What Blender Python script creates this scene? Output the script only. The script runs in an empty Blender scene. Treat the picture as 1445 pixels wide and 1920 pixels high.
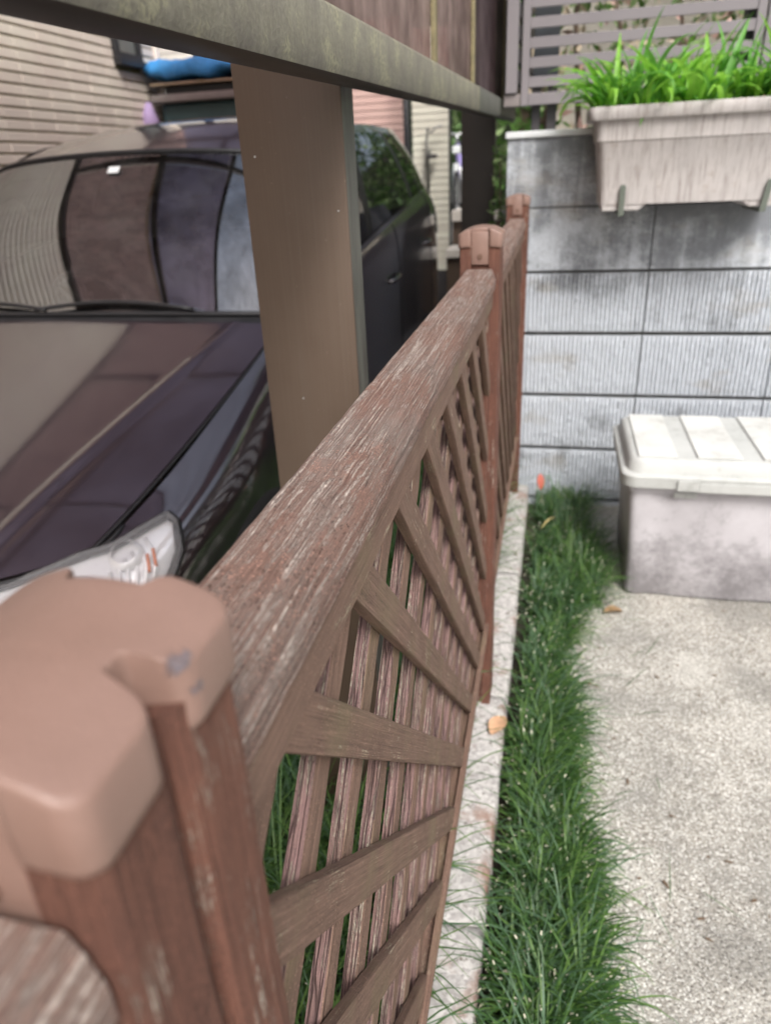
import bpy, bmesh, math, random
import numpy as np
from mathutils import Vector, Matrix, noise

random.seed(7)
rng = np.random.default_rng(7)
sc = bpy.context.scene
COL = sc.collection

# ------------------------------------------------------------------ camera
cam_d = bpy.data.cameras.new("camera")
cam = bpy.data.objects.new("camera", cam_d)
COL.objects.link(cam)
_f = 1343.0
_Y = Vector((330, 663, -_f)).normalized()
_Z = Vector((-138, 2790, 1343))
_Z = (_Z - _Z.dot(_Y) * _Y).normalized()
_X = _Y.cross(_Z)
M = Matrix((_X, _Y, _Z)).to_4x4()          # world <- camera, camera stands at the origin
cam.matrix_world = M
cam_d.sensor_fit = 'VERTICAL'
cam_d.sensor_height = 36
cam_d.lens = _f / 1920 * 36
cam_d.clip_start = 0.02
cam_d.clip_end = 200
cam_d.dof.use_dof = True
cam_d.dof.focus_distance = 0.57
cam_d.dof.aperture_fstop = 6.6
sc.camera = cam

# ------------------------------------------------------------------ sky and sun
SUN_EL, SUN_AZ = math.radians(50), math.radians(150)   # azimuth clockwise from +Y
world = bpy.data.worlds.new("World")
sc.world = world
world.use_nodes = True
wn = world.node_tree
sky = wn.nodes.new("ShaderNodeTexSky")
sky.sky_type = 'NISHITA'
sky.sun_disc = False
sky.sun_elevation = SUN_EL
sky.sun_rotation = SUN_AZ
sky.air_density = 1.0
sky.dust_density = 5.0
hsv = wn.nodes.new("ShaderNodeHueSaturation")
hsv.inputs["Saturation"].default_value = 0.58
bg = wn.nodes["Background"]
wn.links.new(sky.outputs[0], hsv.inputs["Color"])
# broken cloud cover: brighter and duller patches all over the sky
tcw = wn.nodes.new("ShaderNodeTexCoord"); cn = wn.nodes.new("ShaderNodeTexNoise"); cr_ = wn.nodes.new("ShaderNodeMapRange"); cm = wn.nodes.new("ShaderNodeVectorMath"); cm.operation = 'SCALE'
wn.links.new(tcw.outputs['Generated'], cn.inputs['Vector']); cn.inputs['Scale'].default_value = 3.2; cn.inputs['Detail'].default_value = 6; cn.inputs['Roughness'].default_value = .6
cr_.inputs['From Min'].default_value = .38; cr_.inputs['From Max'].default_value = .62; cr_.inputs['To Min'].default_value = .65; cr_.inputs['To Max'].default_value = 1.45
wn.links.new(cn.outputs['Fac'], cr_.inputs['Value']); wn.links.new(cr_.outputs[0], cm.inputs['Scale']); wn.links.new(hsv.outputs[0], cm.inputs[0])
wn.links.new(cm.outputs[0], bg.inputs[0])
bg.inputs[1].default_value = 0.135
sun_d = bpy.data.lights.new("sun", 'SUN')
sun_d.energy = 1.75
sun_d.angle = math.radians(17)
sun_d.color = (1.0, 0.985, 0.96)
sun = bpy.data.objects.new("sun", sun_d)
COL.objects.link(sun)
_sd = Vector((math.sin(SUN_AZ) * math.cos(SUN_EL), math.cos(SUN_AZ) * math.cos(SUN_EL), math.sin(SUN_EL)))
sun.rotation_euler = _sd.to_track_quat('Z', 'Y').to_euler()
sc.view_settings.view_transform = 'Standard'
sc.view_settings.look = 'None'
sc.view_settings.exposure = 0.68
sc.view_settings.gamma = 1
sc.view_settings.use_curve_mapping = False
sc.cycles.max_bounces = 6
sc.cycles.transparent_max_bounces = 8
sc.cycles.caustics_reflective = False
sc.cycles.caustics_refractive = False

# ------------------------------------------------------------------ helpers
WL = {}     # world origin of every object built


def link(o, parent=None, wl=(0, 0, 0)):
    COL.objects.link(o)
    wl = Vector(wl)
    WL[o] = wl
    if parent is not None:
        o.parent = parent
        o.location = wl - WL[parent]
    else:
        o.location = wl
    return o


def tag(o, label=None, cat=None, group=None, kind=None):
    if label: o['label'] = label
    if cat: o['category'] = cat
    if group: o['group'] = group
    if kind: o['kind'] = kind
    return o


def thing(name, loc, label, cat, group=None):
    return tag(link(bpy.data.objects.new(name, None), None, loc), label, cat, group)


def mesh(name, verts, faces, mats, smooth=False, fm=None):
    me = bpy.data.meshes.new(name)
    me.from_pydata([tuple(v) for v in verts], [], faces)
    for m in (mats if isinstance(mats, (list, tuple)) else [mats]):
        me.materials.append(m)
    if smooth:
        me.polygons.foreach_set('use_smooth', [True] * len(me.polygons))
    if fm is not None:
        me.polygons.foreach_set('material_index', fm)
    me.update()
    return me


def obj(name, me, parent=None, wl=(0, 0, 0), rot=None):
    o = bpy.data.objects.new(name, me)
    link(o, parent, wl)
    if rot: o.rotation_euler = rot
    return o


class B:
    """collects boxes, prisms and tubes for one mesh"""
    def __init__(s): s.bm = bmesh.new()

    def box(s, x0, x1, y0, y1, z0, z1, bev=0, seg=2, jit=0, rot=None, mi=0, taper=None):
        vs = []
        for (x, y, z) in ((x0, y0, z0), (x1, y0, z0), (x1, y1, z0), (x0, y1, z0), (x0, y0, z1), (x1, y0, z1), (x1, y1, z1), (x0, y1, z1)):
            if taper and z == z0:
                cx, cy = (x0 + x1) / 2, (y0 + y1) / 2
                x = cx + (x - cx) * taper; y = cy + (y - cy) * taper
            v = Vector((x, y, z)) + Vector([random.uniform(-jit, jit) for _ in range(3)])
            vs.append(s.bm.verts.new(v))
        fs = [s.bm.faces.new([vs[i] for i in q]) for q in ((0, 3, 2, 1), (4, 5, 6, 7), (0, 1, 5, 4), (1, 2, 6, 5), (2, 3, 7, 6), (3, 0, 4, 7))]
        for f in fs: f.material_index = mi
        geo = vs
        if rot is not None:
            c = Vector(((x0 + x1) / 2, (y0 + y1) / 2, (z0 + z1) / 2))
            bmesh.ops.rotate(s.bm, cent=c, matrix=rot, verts=vs)
        if bev:
            es = list({e for f in fs for e in f.edges})
            bmesh.ops.bevel(s.bm, geom=es, offset=bev, segments=seg, affect='EDGES', profile=0.5, clamp_overlap=True)
        return s

    def prism(s, pts, axis, a0, a1, bev=0, mi=0, seg=2):
        """pts 2-D outline in the two other axes (in xyz order), extruded from a0 to a1"""
        def P(p, a):
            q = list(p); q.insert(axis, a); return q
        n = len(pts)
        va = [s.bm.verts.new(P(p, a0)) for p in pts]
        vb = [s.bm.verts.new(P(p, a1)) for p in pts]
        fs = [s.bm.faces.new(va), s.bm.faces.new(vb[::-1])]
        for i in range(n):
            fs.append(s.bm.faces.new((va[i], vb[i], vb[(i + 1) % n], va[(i + 1) % n])))
        for f in fs: f.material_index = mi
        bmesh.ops.recalc_face_normals(s.bm, faces=fs)
        if bev:
            bmesh.ops.bevel(s.bm, geom=list({e for f in fs[:2] for e in f.edges}), offset=bev, segments=seg, affect='EDGES', profile=0.5, clamp_overlap=True)
        return s

    def tube(s, pts, r, n=8, cap=True, mi=0):
        pts = [Vector(p) for p in pts]
        rs = r if isinstance(r, (list, tuple)) else [r] * len(pts)
        rings = []
        prev = None
        for i, p in enumerate(pts):
            d = (pts[min(i + 1, len(pts) - 1)] - pts[max(i - 1, 0)]).normalized()
            u = d.orthogonal().normalized() if prev is None else (prev - d * prev.dot(d)).normalized()
            prev = u
            w = d.cross(u)
            rings.append([s.bm.verts.new(p + (u * math.cos(a) + w * math.sin(a)) * rs[i]) for a in [2 * math.pi * k / n for k in range(n)]])
        for a, b in zip(rings, rings[1:]):
            for k in range(n):
                f = s.bm.faces.new((a[k], a[(k + 1) % n], b[(k + 1) % n], b[k])); f.smooth = True; f.material_index = mi
        if cap:
            for f in (s.bm.faces.new(rings[0][::-1]), s.bm.faces.new(rings[-1])): f.material_index = mi
        return s

    def grid(s, P, flip=False, mi=0, smooth=True):
        """P[i][j] points"""
        vs = [[s.bm.verts.new(p) for p in row] for row in P]
        for i in range(len(P) - 1):
            for j in range(len(P[0]) - 1):
                q = (vs[i][j], vs[i + 1][j], vs[i + 1][j + 1], vs[i][j + 1])
                f = s.bm.faces.new(q[::-1] if flip else q); f.smooth = smooth; f.material_index = mi
        return s

    def me(s, name, mats, smooth=None, weld=0):
        if weld: bmesh.ops.remove_doubles(s.bm, verts=s.bm.verts, dist=weld)
        me = bpy.data.meshes.new(name)
        s.bm.to_mesh(me); s.bm.free()
        for m in (mats if isinstance(mats, (list, tuple)) else [mats]): me.materials.append(m)
        if smooth is not None:
            me.polygons.foreach_set('use_smooth', [bool(smooth)] * len(me.polygons))
            if smooth and smooth is not True:
                me.set_sharp_from_angle(angle=math.radians(smooth))
        return me

    def obj(s, name, mats, parent=None, wl=(0, 0, 0), smooth=None, local=False, rot=None):
        """local=False: the vertices are in world coordinates and get moved to the origin wl"""
        if not local and Vector(wl).length > 0:
            bmesh.ops.translate(s.bm, vec=-Vector(wl), verts=s.bm.verts)
        return obj(name, s.me(name, mats, smooth), parent, wl, rot)


# ------------------------------------------------------------------ materials
class Mat:
    def __init__(s, name):
        s.m = bpy.data.materials.new(name); s.m.use_nodes = True
        s.t = s.m.node_tree; s.p = s.t.nodes["Principled BSDF"]

    def n(s, kind, **kw):
        nd = s.t.nodes.new(kind)
        for k, v in kw.items():
            if k in nd.inputs.keys() if isinstance(k, str) else False: nd.inputs[k].default_value = v
            else: setattr(nd, k, v)
        return nd

    def l(s, a, b): s.t.links.new(a, b)

    def coord(s, kind='Object', scale=(1, 1, 1), rand=True):
        if kind == 'World':
            c = s.n("ShaderNodeNewGeometry").outputs['Position']
        else:
            c = s.n("ShaderNodeTexCoord").outputs['Object']
            if rand:
                oi = s.n("ShaderNodeObjectInfo")
                ad = s.n("ShaderNodeVectorMath", operation='MULTIPLY_ADD')
                s.l(oi.outputs['Random'], ad.inputs[0]); ad.inputs[1].default_value = (3.1, 7.7, 5.3)
                s.l(c, ad.inputs[2]); c = ad.outputs[0]
        mp = s.n("ShaderNodeMapping"); mp.inputs['Scale'].default_value = scale
        s.l(c, mp.inputs[0])
        return mp.outputs[0]

    def noise(s, vec, scale=1.0, detail=4, rough=0.6, lo=None, hi=None, out='Fac'):
        nd = s.n("ShaderNodeTexNoise"); s.l(vec, nd.inputs['Vector'])
        nd.inputs['Scale'].default_value = scale; nd.inputs['Detail'].default_value = detail; nd.inputs['Roughness'].default_value = rough
        o = nd.outputs[out]
        if lo is not None: o = s.ramp(o, lo, hi)
        return o

    def ramp(s, v, lo, hi, a=0.0, b=1.0):
        r = s.n("ShaderNodeMapRange"); r.inputs['From Min'].default_value = lo; r.inputs['From Max'].default_value = hi
        r.inputs['To Min'].default_value = a; r.inputs['To Max'].default_value = b
        s.l(v, r.inputs['Value']); return r.outputs[0]

    def math(s, op, a, b=None):
        nd = s.n("ShaderNodeMath", operation=op)
        for i, v in enumerate((a, b)):
            if v is None: continue
            if isinstance(v, (int, float)): nd.inputs[i].default_value = v
            else: s.l(v, nd.inputs[i])
        return nd.outputs[0]

    def mix(s, fac, a, b):
        nd = s.n("ShaderNodeMix", data_type='RGBA')
        for inp, v in ((nd.inputs[0], fac), (nd.inputs[6], a), (nd.inputs[7], b)):
            if isinstance(v, (int, float)): inp.default_value = v
            elif isinstance(v, tuple): inp.default_value = (*v, 1)
            else: s.l(v, inp)
        return nd.outputs[2]

    def col(s, v):
        if isinstance(v, tuple): s.p.inputs['Base Color'].default_value = (*v, 1)
        else: s.l(v, s.p.inputs['Base Color'])
        return s

    def set(s, **kw):
        for k, v in kw.items():
            k = {'rough': 'Roughness', 'metal': 'Metallic', 'spec': 'Specular IOR Level', 'ior': 'IOR', 'coat': 'Coat Weight', 'coatr': 'Coat Roughness', 'coatior': 'Coat IOR', 'sss': 'Subsurface Weight', 'trans': 'Transmission Weight'}[k]
            if isinstance(v, (int, float)): s.p.inputs[k].default_value = v
            else: s.l(v, s.p.inputs[k])
        return s

    def bump(s, h, dist=0.001, strength=1.0, prev=None):
        nd = s.n("ShaderNodeBump"); nd.inputs['Distance'].default_value = dist; nd.inputs['Strength'].default_value = strength
        s.l(h, nd.inputs['Height'])
        if prev: s.l(prev, nd.inputs['Normal'])
        s.l(nd.outputs[0], s.p.inputs['Normal']); return nd.outputs[0]


def wood(name, c1, c2, pale, fleck=0.5, groove=1.0, speck=0.4, algae=0.0, algae_c=(.16, .15, .07), rough=0.78, crack=0.0, grey=None):
    """stained weathered wood, grain along the local Y of the piece"""
    m = Mat(name)
    b = m.coord(scale=(1, 1, 1))
    # the fibres wander a little
    w = m.n("ShaderNodeTexNoise"); m.l(b, w.inputs['Vector']); w.inputs['Scale'].default_value = 9; w.inputs['Detail'].default_value = 3
    wv = m.n("ShaderNodeVectorMath", operation='MULTIPLY_ADD'); m.l(w.outputs['Color'], wv.inputs[0]); wv.inputs[1].default_value = (.0035, .02, .0035); m.l(b, wv.inputs[2])

    def sc3(x, y, z):
        mp = m.n("ShaderNodeMapping"); mp.inputs['Scale'].default_value = (x, y, z); m.l(wv.outputs[0], mp.inputs[0]); return mp.outputs[0]
    grain = m.noise(sc3(300, 6, 300), detail=6, rough=.68)
    line = m.noise(sc3(900, 8, 900), detail=4, rough=.65)
    fine = m.noise(sc3(1500, 220, 1500), detail=3)
    big = m.noise(b, 11, detail=6, rough=.65)
    patch = m.noise(sc3(42, 18, 42), detail=7, rough=.72)
    base = m.mix(m.ramp(big, .38, .62), c1, c2)
    if grey: base = m.mix(m.math('MULTIPLY', m.noise(sc3(26, 9, 26), detail=6, rough=.7, lo=.44, hi=.6), .85), base, grey)
    base = m.mix(m.math('MULTIPLY', m.ramp(grain, .48, .34), .6), base, tuple(x * .42 for x in c1))
    base = m.mix(m.math('MULTIPLY', m.ramp(line, .46, .34), .5), base, tuple(x * .4 for x in c1))
    base = m.mix(m.math('MULTIPLY', m.ramp(line, .54, .66), .45), base, tuple(min(1, x * 1.9) for x in c1))
    # grit: dark pits and pale crumbs
    v = m.n("ShaderNodeTexVoronoi"); m.l(b, v.inputs['Vector']); v.inputs['Scale'].default_value = 620
    sp = m.n("ShaderNodeSeparateColor"); m.l(v.outputs['Color'], sp.inputs[0])
    near = m.ramp(v.outputs['Distance'], .5, .25)
    pz = m.noise(b, 26, detail=4, lo=.38, hi=.6)
    dk = m.math('MULTIPLY', m.math('MULTIPLY', m.ramp(sp.outputs[0], .70, .78), near), m.math('MULTIPLY', pz, speck))
    base = m.mix(dk, base, tuple(x * .18 for x in c1))
    lt = m.math('MULTIPLY', m.math('MULTIPLY', m.ramp(sp.outputs[1], .80, .86), near), m.math('MULTIPLY', m.ramp(big, .35, .6), speck))
    base = m.mix(lt, base, tuple(min(1, x * 2.4) for x in c1))
    # pale flaked streaks follow the grain
    st = m.math('MULTIPLY', m.ramp(m.math('ADD', m.math('MULTIPLY', line, .6), m.math('MULTIPLY', grain, .4)), .50, .56), m.ramp(patch, .64 - .22 * fleck, .71 - .22 * fleck))
    st = m.math('MULTIPLY', st, m.ramp(fine, .40, .52))
    base = m.mix(m.math('MULTIPLY', st, .92), base, pale)
    cr = None
    if crack:
        vc = m.n("ShaderNodeTexVoronoi", feature='DISTANCE_TO_EDGE'); m.l(sc3(260, 9, 260), vc.inputs['Vector']); vc.inputs['Scale'].default_value = 1
        cr = m.math('MULTIPLY', m.ramp(vc.outputs['Distance'], .10, .0), crack)
        base = m.mix(m.math('MULTIPLY', cr, .85), base, tuple(x * .2 for x in c1))
    if algae:
        al = m.math('MULTIPLY', m.noise(b, 9, detail=6, lo=.5, hi=.68), algae)
        base = m.mix(al, base, algae_c)
    m.col(base)
    m.set(rough=m.ramp(big, .3, .7, rough - .08, rough + .1), spec=.3)
    h = m.math('ADD', m.math('MULTIPLY', grain, .8), m.math('MULTIPLY', line, .55))
    h = m.math('ADD', h, m.math('MULTIPLY', fine, .2))
    h = m.math('ADD', h, m.math('MULTIPLY', dk, -.7))
    h = m.math('ADD', h, m.math('MULTIPLY', m.math('ADD', st, lt), .35))
    if cr is not None: h = m.math('ADD', h, m.math('MULTIPLY', cr, -1.2))
    m.bump(h, dist=.0022 * groove)
    return m.m


def simple(name, c, rough=.5, metal=0, var=.12, scale=20, spec=.5, bumpd=0, coat=0):
    m = Mat(name)
    b = m.coord()
    n = m.noise(b, scale, detail=6)
    m.col(m.mix(m.ramp(n, .3, .7), tuple(x * (1 - var) for x in c), tuple(min(1, x * (1 + var)) for x in c)))
    m.set(rough=m.ramp(n, .3, .7, max(0, rough - .06), min(1, rough + .06)), metal=metal, spec=spec, coat=coat)
    if bumpd: m.bump(m.noise(b, scale * 8, detail=4), dist=bumpd)
    return m.m


RAILW = wood("weathered_rail_wood", (.245, .142, .112), (.210, .126, .100), (.66, .57, .51), fleck=1.12, groove=1.2, speck=1.15, grey=(.225, .172, .150))
PAINTW = wood("brown_stained_wood", (.180, .112, .084), (.150, .094, .071), (.50, .44, .32), fleck=.32, groove=.5, speck=.65, algae=.4, algae_c=(.17, .145, .08))
PEELW = wood("peeling_purple_wood", (.245, .150, .145), (.205, .130, .110), (.62, .56, .44), fleck=.85, groove=1.5, speck=.3, crack=.7)
POSTW = wood("red_brown_post_wood", (.160, .072, .050), (.115, .054, .040), (.55, .48, .40), fleck=.42, groove=.8, speck=.5)


def cap_mat():
    m = Mat("cast_cap_paint")
    b = m.coord(rand=False)
    n = m.noise(b, 30, detail=6)
    c = m.mix(m.ramp(n, .3, .7), (.225, .140, .112), (.26, .163, .133))
    sc_ = m.noise(b, 700, detail=3)
    c = m.mix(m.ramp(sc_, .6, .8, 0, .25), c, (.25, .13, .1))
    # worn blue-grey patches where knocks took the paint off the near cap
    pos = m.n("ShaderNodeNewGeometry").outputs['Position']
    w = None
    for (c3, r) in (((-.0985, .1470, -.1245), .0085), ((-.0965, .150, -.134), .006), ((-.1185, .0985, -.119), .007)):
        dn = m.n("ShaderNodeVectorMath", operation='DISTANCE'); m.l(pos, dn.inputs[0]); dn.inputs[1].default_value = c3
        q = m.ramp(dn.outputs['Value'], r, r * .25)
        w = q if w is None else m.math('MAXIMUM', w, q)
    w = m.ramp(m.math('ADD', w, m.math('MULTIPLY', m.math('SUBTRACT', m.noise(b, 230, detail=7, rough=.75), .5), 2.6)), .80, .98)
    w = m.math('MULTIPLY', w, m.noise(b, 900, detail=3, lo=.3, hi=.5))
    scr = m.noise(m.coord(scale=(60, 900, 60), rand=False), 1, detail=3, lo=.68, hi=.74)
    c = m.mix(m.math('MULTIPLY', scr, .3), c, (.40, .29, .25))
    c = m.mix(m.math('MULTIPLY', w, .75), c, (.105, .12, .16))
    m.col(c); m.set(rough=.42, spec=.5)
    m.bump(m.math('ADD', m.noise(b, 500, detail=3), m.math('MULTIPLY', w, -.6)), dist=.0004)
    return m.m


CAPM = cap_mat()


def concrete_mat():
    m = Mat("exposed_aggregate_concrete")
    p = m.coord('World')
    v = m.n("ShaderNodeTexVoronoi"); m.l(p, v.inputs['Vector']); v.inputs['Scale'].default_value = 230
    v2 = m.n("ShaderNodeTexVoronoi"); m.l(p, v2.inputs['Vector']); v2.inputs['Scale'].default_value = 520
    sep = m.n("ShaderNodeSeparateColor"); m.l(v.outputs['Color'], sep.inputs[0])
    sep2 = m.n("ShaderNodeSeparateColor"); m.l(v2.outputs['Color'], sep2.inputs[0])
    c = m.mix(m.ramp(sep.outputs[0], 0, 1), (.25, .24, .215), (.55, .535, .49))
    c = m.mix(m.ramp(sep.outputs[1], .74, .8), c, (.74, .73, .69))
    c = m.mix(m.ramp(sep.outputs[2], .78, .84), c, (.12, .105, .09))
    c = m.mix(m.ramp(v.outputs['Distance'], .0042 * 0 + .45, .75, 0, .65), c, (.36, .33, .28))
    c = m.mix(m.math('MULTIPLY', m.ramp(sep2.outputs[0], .7, .8), .45), c, (.62, .59, .53))
    c = m.mix(m.math('MULTIPLY', m.ramp(sep2.outputs[1], .82, .9), .5), c, (.15, .13, .11))
    big = m.noise(p, 3.2, detail=6, rough=.6)
    c = m.mix(m.ramp(big, .40, .58, .6, 0), c, (.19, .185, .17))
    c = m.mix(m.noise(p, 1.6, detail=4, lo=.56, hi=.72), c, (.54, .53, .49))
    m.col(c); m.set(rough=.85, spec=.3)
    m.bump(m.math('ADD', m.ramp(v.outputs['Distance'], 0, .8, 1, 0), m.math('MULTIPLY', m.noise(p, 300), .6)), dist=.0014)
    return m.m


CONC = concrete_mat()


def block_mat(name, ribbed):
    m = Mat(name)
    p = m.coord('World')
    sp = m.noise(p, 420, detail=3, rough=.7)
    n1 = m.noise(p, 22, detail=7, rough=.65)
    oi = m.n("ShaderNodeObjectInfo")
    tone = m.ramp(oi.outputs['Random'], 0, 1, 0, .5)
    c = m.mix(tone, (.62, .66, .71), (.56, .60, .65))
    c = m.mix(m.ramp(sp, .52, .62, 0, .7), c, (.20, .205, .215))
    c = m.mix(m.ramp(sp, .42, .3, 0, .35), c, (.80, .80, .80))
    st = m.noise(m.coord('World', (30, 30, 2.2)), 1, detail=5, rough=.6)
    # black mould in patches of its own, mostly on the two upper courses under the coping and the planter
    sx = m.n("ShaderNodeSeparateXYZ"); m.l(m.n("ShaderNodeNewGeometry").outputs['Position'], sx.inputs[0])
    z = sx.outputs[2]
    cloud = m.noise(m.coord('World', (4.2, 4.2, 5.5)), 1, detail=6, rough=.65)
    up = m.ramp(z, -.50, -.20, 0, .20)
    mould = m.ramp(m.math('ADD', m.math('ADD', m.math('MULTIPLY', cloud, .75), m.math('MULTIPLY', st, .35)), m.math('ADD', up, m.math('MULTIPLY', m.math('SUBTRACT', sp, .5), .55))), .63, .76)
    c = m.mix(m.math('MULTIPLY', mould, .70), c, (.085, .09, .10))
    brown = m.math('MULTIPLY', m.noise(m.coord('World', (5, 5, 11)), 1, detail=6, lo=.58, hi=.72), .4)
    c = m.mix(brown, c, (.33, .29, .23))
    m.col(c); m.set(rough=.9, spec=.25)
    m.bump(m.math('ADD', m.math('MULTIPLY', sp, 1), m.math('MULTIPLY', n1, .8)), dist=.0022 if ribbed else .0015)
    return m.m


RIBM = block_mat("ribbed_block", True)
SMOOTHM = block_mat("smooth_block", False)
MORTAR = simple("mortar", (.10, .098, .092), .95, var=.3, scale=60, bumpd=.001)
COPING = simple("white_coping", (.66, .68, .70), .6, var=.12, scale=12)


def curb_mat():
    m = Mat("granite_curb")
    p = m.coord('World')
    v = m.n("ShaderNodeTexVoronoi"); m.l(p, v.inputs['Vector']); v.inputs['Scale'].default_value = 140
    sep = m.n("ShaderNodeSeparateColor"); m.l(v.outputs['Color'], sep.inputs[0])
    c = m.mix(sep.outputs[0], (.34, .32, .31), (.56, .54, .52))
    c = m.mix(m.noise(p, 9, detail=6, lo=.54, hi=.66), c, (.27, .17, .13))
    c = m.mix(m.noise(p, 45, detail=5, lo=.60, hi=.68), c, (.12, .10, .08))
    m.col(c); m.set(rough=.9)
    m.bump(m.noise(p, 160, detail=5), dist=.003)
    return m.m


CURB = curb_mat()
SOIL = simple("dark_soil", (.045, .036, .026), .95, var=.4, scale=40, bumpd=.006)
DRIVE = simple("carport_concrete", (.26, .25, .23), .9, var=.15, scale=5, bumpd=.001)
def bronze_mat():
    m = Mat("bronze_aluminium")
    b = m.coord('World')
    st = m.noise(m.coord('World', (420, 420, 2.5)), 1, detail=4); n = m.noise(b, 5, detail=6); d = m.noise(b, 190, detail=2)
    run = m.noise(m.coord('World', (38, 38, 1.4)), 1, detail=5)
    c = m.mix(m.ramp(n, .35, .65), (.118, .082, .060), (.136, .097, .072))
    c = m.mix(m.ramp(st, .45, .7, 0, .22), c, (.17, .135, .10))
    c = m.mix(m.ramp(run, .55, .72, 0, .12), c, (.17, .145, .12))
    c = m.mix(m.ramp(d, .72, .76, 0, .6), c, (.33, .28, .22))
    m.col(c); m.set(rough=m.ramp(n, .3, .7, .36, .5), metal=.25)
    m.bump(st, dist=.0002)
    return m.m


BRONZE = bronze_mat()
BRONZE_D = simple("dark_bronze_aluminium", (.05, .042, .036), .45, metal=.3, var=.1, scale=4)


def side_mat():
    m = Mat("dusty_grey_aluminium")
    b = m.coord('World')
    n = m.noise(m.coord('World', (60, 60, 8)), 1, detail=6)
    c = m.mix(m.ramp(n, .35, .65), (.085, .085, .075), (.15, .155, .135))
    m.col(c); m.set(rough=.55, metal=.15)
    return m.m


GREYAL = side_mat()


def beam_mat():
    m = Mat("algae_covered_beam")
    s = m.coord('World', (120, 120, 22)); p = m.coord('World')
    streak = m.noise(s, 1, detail=6, rough=.65)
    patch = m.noise(p, 13, detail=8, rough=.7)
    fine = m.noise(p, 260, detail=4)
    sz = m.n("ShaderNodeSeparateXYZ"); m.l(m.n("ShaderNodeNewGeometry").outputs['Position'], sz.inputs[0])
    c = m.mix(m.ramp(streak, .3, .7), (.18, .168, .132), (.235, .225, .175))
    c = m.mix(m.ramp(patch, .5, .6, 0, .5), c, (.135, .122, .11))
    c = m.mix(m.math('MULTIPLY', m.ramp(patch, .47, .42), m.ramp(fine, .40, .52, 0, .7)), c, (.31, .30, .20))
    c = m.mix(m.math('MULTIPLY', m.ramp(fine, .55, .42), .3), c, (.10, .09, .07))
    m.col(c); m.set(rough=.6)
    m.bump(m.math('ADD', fine, m.math('MULTIPLY', patch, 1)), dist=.0007)
    return m.m


BEAMM = beam_mat()


def poly_mat(name, tint, dirt, film=.35):
    """smoke-brown polycarbonate sheet"""
    m = Mat(name)
    s = m.coord('World', (70, 70, 3)); p = m.coord('World')
    n = m.noise(s, 1, detail=6); n2 = m.noise(p, 12, detail=6)
    m.col(m.mix(m.ramp(m.math('ADD', m.math('MULTIPLY', n, .6), m.math('MULTIPLY', n2, .4)), .38, .62), dirt, tuple(min(1, x * 1.6) for x in dirt)))
    m.set(rough=.35, spec=.5)
    tr = m.n("ShaderNodeBsdfTransparent"); tr.inputs[0].default_value = (*tint, 1)
    mx = m.n("ShaderNodeMixShader")
    n3 = m.noise(p, 2.6, detail=6, rough=.6)
    m.l(m.ramp(m.math('ADD', m.math('MULTIPLY', n2, .4), m.math('MULTIPLY', n3, .6)), .40, .60, max(0, film - .16), film + .22), mx.inputs[0])
    m.l(tr.outputs[0], mx.inputs[1]); m.l(m.p.outputs[0], mx.inputs[2])
    m.l(mx.outputs[0], m.t.nodes["Material Output"].inputs['Surface'])
    return m.m


PCSIDE = poly_mat("smoked_side_sheet", (.50, .34, .35), (.27, .20, .18), .5)
PCROOF = poly_mat("smoked_roof_sheet", (.50, .39, .42), (.24, .18, .18), .22)
PCCLEAR = poly_mat("added_clear_roof_sheet", (.93, .93, .94), (.55, .53, .52), .12)  # clear strip added to the smoked roof to brighten the windshield reflection
PCSHADED = poly_mat("shaded_maroon_side_sheet", (.12, .07, .09), (.075, .045, .05), .5)  # maroon side sheet beyond the beam joint, its shade put into the colours


def tile_mat(name, c, dark):
    m = Mat(name)
    p = m.coord('World')
    n = m.noise(p, 3, detail=5); f = m.noise(p, 160, detail=4)
    cc = m.mix(m.ramp(n, .35, .65), c, dark)
    cc = m.mix(m.ramp(f, .5, .8, 0, .25), cc, tuple(x * .7 for x in c))
    oi = m.n("ShaderNodeObjectInfo")
    cc = m.mix(m.ramp(oi.outputs['Random'], 0, 1, 0, .26), cc, (.42, .33, .29))
    m.col(cc); m.set(rough=.7)
    m.bump(f, dist=.001)
    return m.m


TILE = tile_mat("cream_tile", (.86, .78, .66), (.80, .69, .60))
TILEBACK = simple("tile_joint_ochre", (.27, .22, .10), .9, var=.2, scale=20)
PINKS = tile_mat("pink_siding", (.60, .40, .35), (.54, .35, .31))
CREAMS = tile_mat("cream_siding", (.72, .67, .6), (.64, .6, .53))
BEIGES = tile_mat("beige_siding", (.74, .72, .60), (.66, .64, .53))
BLACKP = simple("black_plastic", (.018, .018, .02), .45, var=.2)
DKGREY = simple("dark_grey_plastic", (.06, .055, .055), .5)


def glossy(name, base, rough=.02, ior=1.8, metal=0, coat=1.0):
    m = Mat(name)
    n = m.noise(m.coord(), 18, detail=5)
    m.col(base); m.set(rough=rough if metal == 0 else .28, metal=metal, ior=1.5, coat=coat, coatr=m.ramp(n, .3, .7, .05, .10), coatior=ior)
    return m.m


PAINT = glossy("dark_plum_car_paint", (.050, .036, .046), .3, 2.3, metal=.5)


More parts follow.
